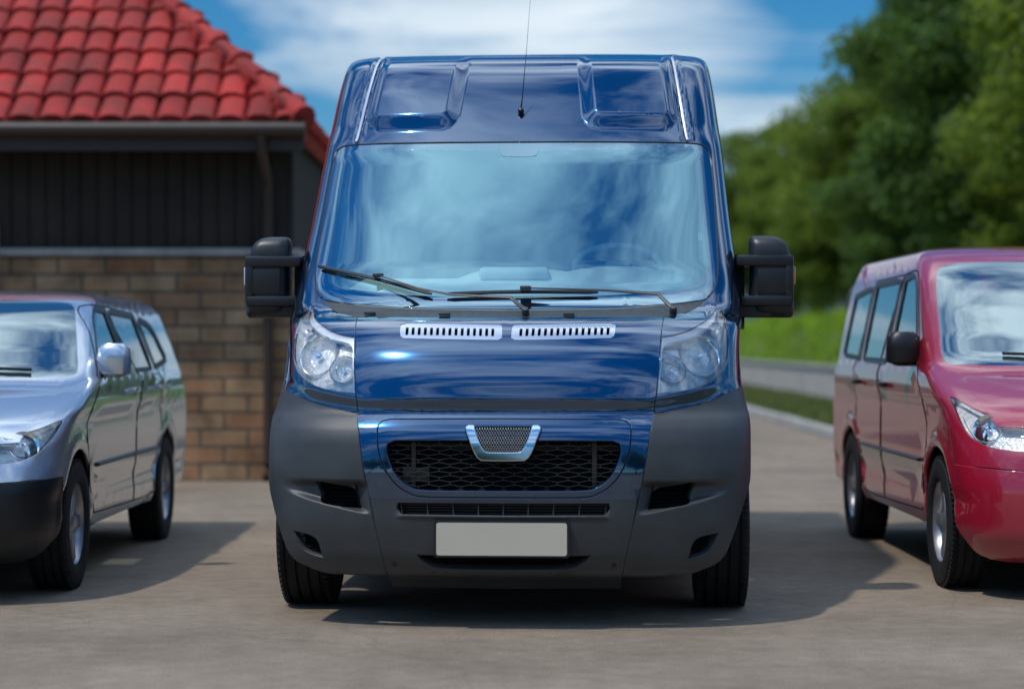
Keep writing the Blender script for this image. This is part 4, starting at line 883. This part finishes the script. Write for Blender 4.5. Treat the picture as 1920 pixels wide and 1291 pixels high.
# ------------------------------------------------------------------ the two parked vehicles
def car_disp(q):
    b = q['belt']
    def f(a, v, p):
        k = sstep(0.9, 1.5, abs(a)); d = 0.0
        if k > 0:
            d += k*(0.012*sstep(b-0.20, b-0.15, v)*(1-sstep(b-0.03, b, v))-0.014*math.exp(-((v-0.44)/0.05)**2))
            for y in q['axles']:   # rolled lips round the wheel arches
                r = math.hypot(p[1]-y, v-q['arch']*0.86)-q['arch']; d += k*0.011*math.exp(-((r-0.03)/0.035)**2)
        return d
    return f
def parked(name, loc, rz, rows, q, label, cat, paint):
    """q: dict of this vehicle's own measurements (metres from the nose, heights)"""
    K = Skin(rows, car_disp(q)); root = empty(name, loc, rz); tag(root, label, cat)
    Lr = q['len']; f = lambda Y, v: (K.ay(Y, v), v); P3 = M[paint]
    ar = q['arch']; y1, y2 = q['axles']; sill = q['sill']; top_ = q['top']
    o = [(0.0, q['blo'])]+[(0.3, q['blo']), (0.7, q['blo']+0.01), (1.1, q['blo']+0.02)]
    o += arch(y1, ar*0.86, ar, 14, 0, 180, f)+[f(y1+ar+0.05+(y2-y1-2*ar-0.1)*i/8, sill) for i in range(9)]
    o += arch(y2, ar*0.86, ar, 14, 0, 180, f)+[f(Lr-0.02, sill+0.05)]
    vs_ = [sill+0.3, sill+0.55, q['belt'], q['wtop'], top_-0.02, top_, top_+0.08, 2.97] if q.get('x') else [sill+0.25, sill+0.5, q['belt'], (q['belt']+q['wtop'])/2, q['wtop'], q['vend']*0.5+q['wtop']*0.5, q['vend']]
    o += [f(Lr, v) for v in vs_]+[(K.ay(Lr, q['vend'])*0.5, q['vend']), (0.0, q['vend'])]
    outer = o+[(-p[0], p[1]) for p in o[::-1] if abs(p[0]) > 1e-6]
    wsl = sym(curve([(0.0, q['ws'][1])]+q['wsc']+[(0.0, q['ws'][0])], 0.05, False))
    bn = sym(curve([(0.0, q['bon'][1]), (0.45, q['bon'][1]), (q['bona'], q['bon'][1]-0.01, 'c'), (q['bona']-0.04, (q['bon'][0]+q['bon'][1])/2), (q['bona']-0.12, q['bon'][0]+0.01, 'c'), (0.3, q['bon'][0]), (0.0, q['bon'][0])], 0.04, False))
    lp = curve(q['lamp'], 0.03); gr = sym(curve(q['grille'], 0.03, False))
    wins = [curve([f(*p[:2])+tuple(p[2:]) for p in w_], 0.05) for w_ in q['wins']]
    doors = [curve([f(*p[:2])+tuple(p[2:]) for p in d_], 0.06) for d_ in q['doors']]
    hol = [wsl, bn, gr, lp, mir(lp)]
    for d_ in doors: hol += [d_, mir(d_)]
    for i, w_ in enumerate(wins):
        if i not in q['indoor']: hol += [w_, mir(w_)]
    fill('body', K, outer, hol, P3, root, gv=0.03, depth=0.015, dense=[(s*2.4-2.6 if s < 0 else 0.95, s*2.4+1.45 if s < 0 else 5.0, 0.25, 0.80, 0.045, 0.025) for s in (-1, 1)])
    fill('bonnet', K, grow(bn, -0.004), (), P3, root, gv=0.03)
    g = fill('windscreen', K, wsl, (), M['ws2'], root, depth=0.004, gv=0.05); fill('windscreen_border', K, wsl, [grow(wsl, -0.045)], M['frit'], g, off=-0.005, depth=0.003)
    for s in (1, -1):
        m_ = (lambda z: z) if s > 0 else mir
        for i, d_ in enumerate(doors):
            mine = [w_ for k, w_ in enumerate(wins) if k in q['indoor'] and q['indoor'].index(k) == i]
            do = fill('door', K, m_(grow(d_, -0.004)), [m_(w_) for w_ in mine], P3, root, depth=0.015)
            hx, hz = q['handles'][i]; c = Vector(K.P(*m_([f(hx, hz)])[0], 0.022)); mb = MB(); mb.box(c, (0.012, 0.085, 0.013), bev=0.006)
            for e_ in (-0.07, 0.07): mb.box(c+Vector((-s*0.012, e_, 0)), (0.014, 0.012, 0.012), bev=0.004)
            mb.build('door_handle', M[q['hm']], do)
            for w_ in mine:
                wn = fill('window', K, m_(w_), (), M['sglass'], do, off=-0.004, depth=0.004)
                fill('window_trim', K, m_(grow(w_, 0.020)), [m_(grow(w_, -0.012))], M['black'], wn, off=0.003, depth=0.006, bev=0.002)
            mb = MB(); c_ = m_(grow(d_, 0.001)); strip_on(K, mb, c_+c_[:1], 0.0045, -0.0015, 5); mb.build('door_seal', M['gap'], do)
        for i, w_ in enumerate(wins):
            if i not in q['indoor']:
                wn = fill('side_window', K, m_(w_), (), M['sglass'], root, off=-0.004, depth=0.004)
                fill('window_trim', K, m_(grow(w_, 0.020)), [m_(grow(w_, -0.012))], M['black'], wn, off=0.003, depth=0.006, bev=0.002)
        l_ = fill('headlight', K, m_(grow(lp, -0.004)), (), M['silver'], root, off=-0.05, depth=0.01)
        lc = (sum(p[0] for p in lp)/len(lp), sum(p[1] for p in lp)/len(lp)); c = Vector(K.P(s*lc[0], lc[1], -0.02))
        nn = (Vector(K.N3(s*lc[0], lc[1]))+Vector((0, -1, 0))).normalized(); R_ = Vector((1, 0, 0)).rotation_difference(nn).to_matrix()
        mb = MB(); mb.lathe([(0.01, -0.03), (0.04, -0.025), (0.062, 0.0), (0.068, 0.002), (0.07, -0.02)], c, R_, 28); mb.lathe([(0.0002, 0.01), (0.012, 0.005), (0.014, -0.03)], c, R_, 12); mb.build('reflector', M['chrome'], l_)
        fill('lens', K, m_(grow(lp, -0.003)), (), M['lens'], l_, off=-0.001, depth=0.05)
        # trim on the flank
        mb = MB(); strip_on(K, mb, [m_([f(y, q['mould'])])[0] for y in [y1+ar+0.06+(y2-y1-2*ar-0.12)*i/8 for i in range(9)]], 0.020, 0.004, 6, 0.5); mb.build('side_moulding', M['black'], root)
        mb = MB(); my, mz = q['mirror']; c = Vector(K.P(*m_([f(my, mz)])[0]))
        mb.loft([[(c.x+s*(0.02+0.09*0.5+x_), c.y+y_, mz+dz) for x_, y_ in srect(0, 0, hx_, hy_, 18, 2.6)] for dz, hx_, hy_ in ((-0.02, 0.03, 0.02), (0.0, 0.085, 0.045), (0.07, 0.09, 0.055), (0.13, 0.08, 0.05), (0.155, 0.05, 0.03))])
        mo = mb.build('door_mirror', P3 if q['hm'] != 'black' else M['black'], root); mb = MB(); mb.tube([c, c+Vector((s*0.06, -0.01, 0.02))], 0.022, 8); mb.build('mirror_arm', M['black'], mo)
        wheel(root, s*(q['tw']), y1, q['R'], 0.098, s, q['rr']); wheel(root, s*(q['tw']), y2, q['R'], 0.098, s, q['rr'])
    # bumper, grille, plate
    bl_ = sym(curve([(0.0, q['blo']-0.004), (0.5, q['blo']-0.002), (1.1, q['blo']+0.016), K_c(f, y1-ar-0.01, q['blo']+0.02), K_c(f, y1-ar+0.04, q['blo']-0.18), (1.1, 0.20), (0.5, 0.175), (0.0, 0.172)], 0.05, False))
    li = sym(curve([(0.0, q['blo']-0.13), (0.42, q['blo']-0.13), (0.52, q['blo']-0.16), (0.50, q['blo']-0.24), (0.40, q['blo']-0.27), (0.0, q['blo']-0.27)], 0.04, False))
    bu = fill('front_bumper', K, bl_, [li], M[q['bm']], root, off=0.006, gv=0.03, depth=0.03)
    mb = MB(); hexmesh(K, mb, li, 0.05, 0.018, -0.02, 0.0025); mb.build('intake_mesh', M['meshm'], bu)
    fill('intake_backing', K, grow(li, 0.02), (), M['gap'], bu, off=-0.05, depth=0.01)
    fill('grille_backing', K, grow(gr, 0.01), (), M['gap'], root, off=-0.04, depth=0.01)
    mb = MB(); gv0, gv1 = min(p[1] for p in gr), max(p[1] for p in gr); k = 4
    for j in range(k):
        v = gv0+(gv1-gv0)*(j+0.5)/k; a1 = max(p[0] for p in gr if abs(p[1]-v) < 0.03)*0.97
        strip_on(K, mb, [(-a1+2*a1*i/16, v) for i in range(17)], 0.007, -0.008, 5)
    mb.build('grille', M['chrome'] if q['hm'] != 'black' else M['black'], root)
    plate3('number_plate', rr(0, q['blo']-0.07, 0.26, 0.055, 0.01), K.Y(q['blo']-0.07)-0.035, K.Y(q['blo']-0.07)-0.006, M['plate'], root, 0.02)
    # rest of the shell
    mb = MB(); ring = [K.P(K.ay(Lr, v), v) for v in [sill+0.05]+vs_]; mb.raw(ring+[(-p[0], p[1], p[2]) for p in ring[::-1]], [tuple(range(2*len(ring)))]); mb.build('tailgate', P3, root)
    mb = MB(); mb.box((0, Lr/2, 0.26), (q['tw']-0.16, Lr/2-0.35, 0.07)); mb.box((0, y1, 0.5), (q['tw']-0.14, ar, 0.2)); mb.box((0, y2, 0.5), (q['tw']-0.14, ar, 0.2)); mb.build('underbody', M['gap'], root)
    mb = MB(); cy = q['cab']
    for x in (-0.36, 0.36):
        mb.box((x, cy, q['belt']-0.1), (0.23, 0.07, 0.34), Matrix.Rotation(-0.2, 3, 'X'), bev=0.05); mb.box((x, cy+0.09, q['belt']+0.30), (0.12, 0.045, 0.08), bev=0.03)
        mb.box((x, cy+0.95, q['belt']-0.1), (0.23, 0.07, 0.34), Matrix.Rotation(-0.2, 3, 'X'), bev=0.05)
    mb.build('seats', M['seat'], root)
    mb = MB(); mb.box((0, q['dashy'], q['belt']-0.16), (q['tw']-0.15, 0.20, 0.10), Matrix.Rotation(0.1, 3, 'X'), bev=0.06); mb.build('dashboard', M['dash'], root)
    mb = MB()
    for x0, x1 in ((-0.55, 0.02), (0.0, 0.58)):
        v0 = q['ws'][0]+0.03; mb.tube([K.P(K.ax(x0+(x1-x0)*i/6, v0), v0+0.02*(1-i/6), 0.015) for i in range(7)], 0.008, 6)
    mb.build('wiper', M['black'], root)
    return root
def K_c(f, Y, v): return f(Y, v)+('c',)
M['ws2'] = glassmat('car windscreen glass', (0.5, 0.62, 0.62), 0.24, gtint=(0.80, 0.95, 1.0), veil=0.04)
CAR = [(0.15,0.15,0.20,0.78,0.42,2.8),(0.22,0.22,0.07,0.83,0.46,2.8),(0.33,0.33,0.01,0.865,0.5,2.8),(0.48,0.48,0.0,0.88,0.52,2.8),(0.60,0.60,0.03,0.885,0.54,2.75),
       (0.70,0.70,0.09,0.885,0.56,2.7),(0.78,0.78,0.20,0.882,0.58,2.6),(0.85,0.85,0.42,0.878,0.56,2.5),(0.91,0.91,0.68,0.870,0.50,2.4),(0.955,0.955,0.92,0.858,0.46,2.4),
       (0.99,0.99,1.03,0.842,0.44,2.3),(1.15,1.15,1.34,0.785,0.42,2.3),(1.28,1.28,1.62,0.735,0.40,2.3),(1.36,1.36,1.86,0.695,0.38,2.4),(1.41,1.405,2.08,0.65,0.36,2.5),
       (1.45,1.435,2.35,0.55,0.3,2.5),(1.50,1.452,2.7,0.30,0.25,2.4),(1.56,1.458,3.0,0.02,0.1,2.3)]
silver = parked('parked_car', (-2.93, 9.25, 0), 0.0, CAR, dict(len=4.15, arch=0.355, axles=(0.82, 3.40), sill=0.26, top=1.40, vend=1.555, blo=0.53, belt=0.99, wtop=1.33,
    ws=(0.985, 1.385), wsc=[(0.55, 1.385), (0.88, 1.375), (1.02, 1.34), (1.08, 1.25), (1.12, 1.10), (1.12, 1.01), (0.9, 0.992), (0.5, 0.987)], bon=(0.70, 0.965), bona=0.98,
    lamp=[(0.62, 0.715), (0.95, 0.765), (1.15, 0.80), (1.22, 0.79), (1.10, 0.70), (0.90, 0.635), (0.62, 0.625)], grille=[(0.0, 0.69), (0.42, 0.69), (0.50, 0.66), (0.46, 0.60), (0.0, 0.585)],
    wins=[[(1.60, 1.005, 'c'), (2.36, 1.005, 'c'), (2.36, 1.33, 'c'), (2.06, 1.325), (1.80, 1.18)], [(2.46, 1.005, 'c'), (3.16, 1.01, 'c'), (3.16, 1.31, 'c'), (2.46, 1.33, 'c')], [(3.30, 1.02, 'c'), (3.78, 1.06, 'c'), (3.66, 1.22), (3.55, 1.265), (3.30, 1.295, 'c')]], indoor=[0, 1],
    doors=[[(1.30, 0.32, 'c'), (2.40, 0.30, 'c'), (2.41, 0.8), (2.40, 1.355, 'c'), (2.02, 1.35), (1.78, 1.22), (1.55, 1.03), (1.36, 0.93)], [(2.42, 0.30, 'c'), (3.02, 0.31), (3.10, 0.45), (3.20, 0.68), (3.23, 0.9), (3.22, 1.33, 'c'), (2.42, 1.355, 'c'), (2.43, 0.8)]],
    handles=[(2.28, 0.90), (3.10, 0.90)], mould=0.56, mirror=(1.62, 1.0), tw=0.79, R=0.305, rr=0.19, bm='black', hm='silverpaint', cab=2.3, dashy=1.45),
    'silver hatchback parked at the left edge in front of the brick building', 'car', 'silverpaint')
TALL = [(0.15,0.15,0.20,0.80,0.42,2.9),(0.22,0.22,0.07,0.85,0.46,2.9),(0.33,0.33,0.01,0.885,0.5,2.9),(0.48,0.48,0.0,0.90,0.52,2.9),(0.62,0.62,0.02,0.905,0.54,2.8),
        (0.75,0.75,0.08,0.905,0.56,2.7),(0.84,0.84,0.18,0.902,0.58,2.6),(0.91,0.91,0.36,0.898,0.56,2.5),(0.97,0.97,0.58,0.890,0.50,2.4),(1.01,1.01,0.76,0.882,0.46,2.4),
        (1.05,1.05,0.86,0.872,0.44,2.3),(1.20,1.20,1.09,0.845,0.42,2.3),(1.40,1.40,1.40,0.805,0.40,2.4),(1.56,1.56,1.70,0.765,0.38,2.5),(1.64,1.635,1.94,0.72,0.36,2.6),
        (1.69,1.675,2.20,0.63,0.3,2.5),(1.75,1.700,2.6,0.40,0.25,2.4),(1.83,1.71,3.0,0.02,0.1,2.3)]
red = parked('parked_minivan', (2.93, 9.35, 0), 0.0, TALL, dict(len=4.1, arch=0.36, axles=(0.80, 3.42), sill=0.27, top=1.62, vend=1.825, blo=0.58, belt=1.05, wtop=1.50,
    ws=(1.045, 1.585), wsc=[(0.55, 1.582), (0.90, 1.57), (1.04, 1.53), (1.10, 1.42), (1.13, 1.20), (1.12, 1.07), (0.9, 1.052), (0.5, 1.047)], bon=(0.77, 1.025), bona=0.98,
    lamp=[(0.64, 0.77), (0.92, 0.84), (1.14, 0.90), (1.22, 0.88), (1.14, 0.76), (0.92, 0.69), (0.64, 0.68)], grille=[(0.0, 0.755), (0.44, 0.755), (0.52, 0.72), (0.47, 0.66), (0.0, 0.65)],
    wins=[[(1.50, 1.06, 'c'), (2.28, 1.06, 'c'), (2.28, 1.50, 'c'), (2.00, 1.50), (1.76, 1.32)], [(2.42, 1.06, 'c'), (3.16, 1.065, 'c'), (3.16, 1.49, 'c'), (2.42, 1.50, 'c')], [(3.30, 1.07, 'c'), (3.92, 1.09, 'c'), (3.88, 1.44, 'c'), (3.30, 1.48, 'c')]], indoor=[0, 1],
    doors=[[(1.28, 0.33, 'c'), (2.34, 0.31, 'c'), (2.355, 0.8), (2.34, 1.53, 'c'), (1.98, 1.53), (1.72, 1.34), (1.46, 1.09), (1.32, 0.97)], [(2.375, 0.31, 'c'), (3.00, 0.32), (3.10, 0.46), (3.20, 0.70), (3.24, 0.9), (3.23, 1.52, 'c'), (2.375, 1.53, 'c'), (2.385, 0.8)]],
    handles=[(2.22, 0.93), (3.10, 0.93)], mould=0.58, mirror=(1.52, 1.06), tw=0.81, R=0.31, rr=0.19, bm='redpaint', hm='black', cab=2.2, dashy=1.25),
    'crimson minivan parked by the kerb at the right edge', 'car', 'redpaint')
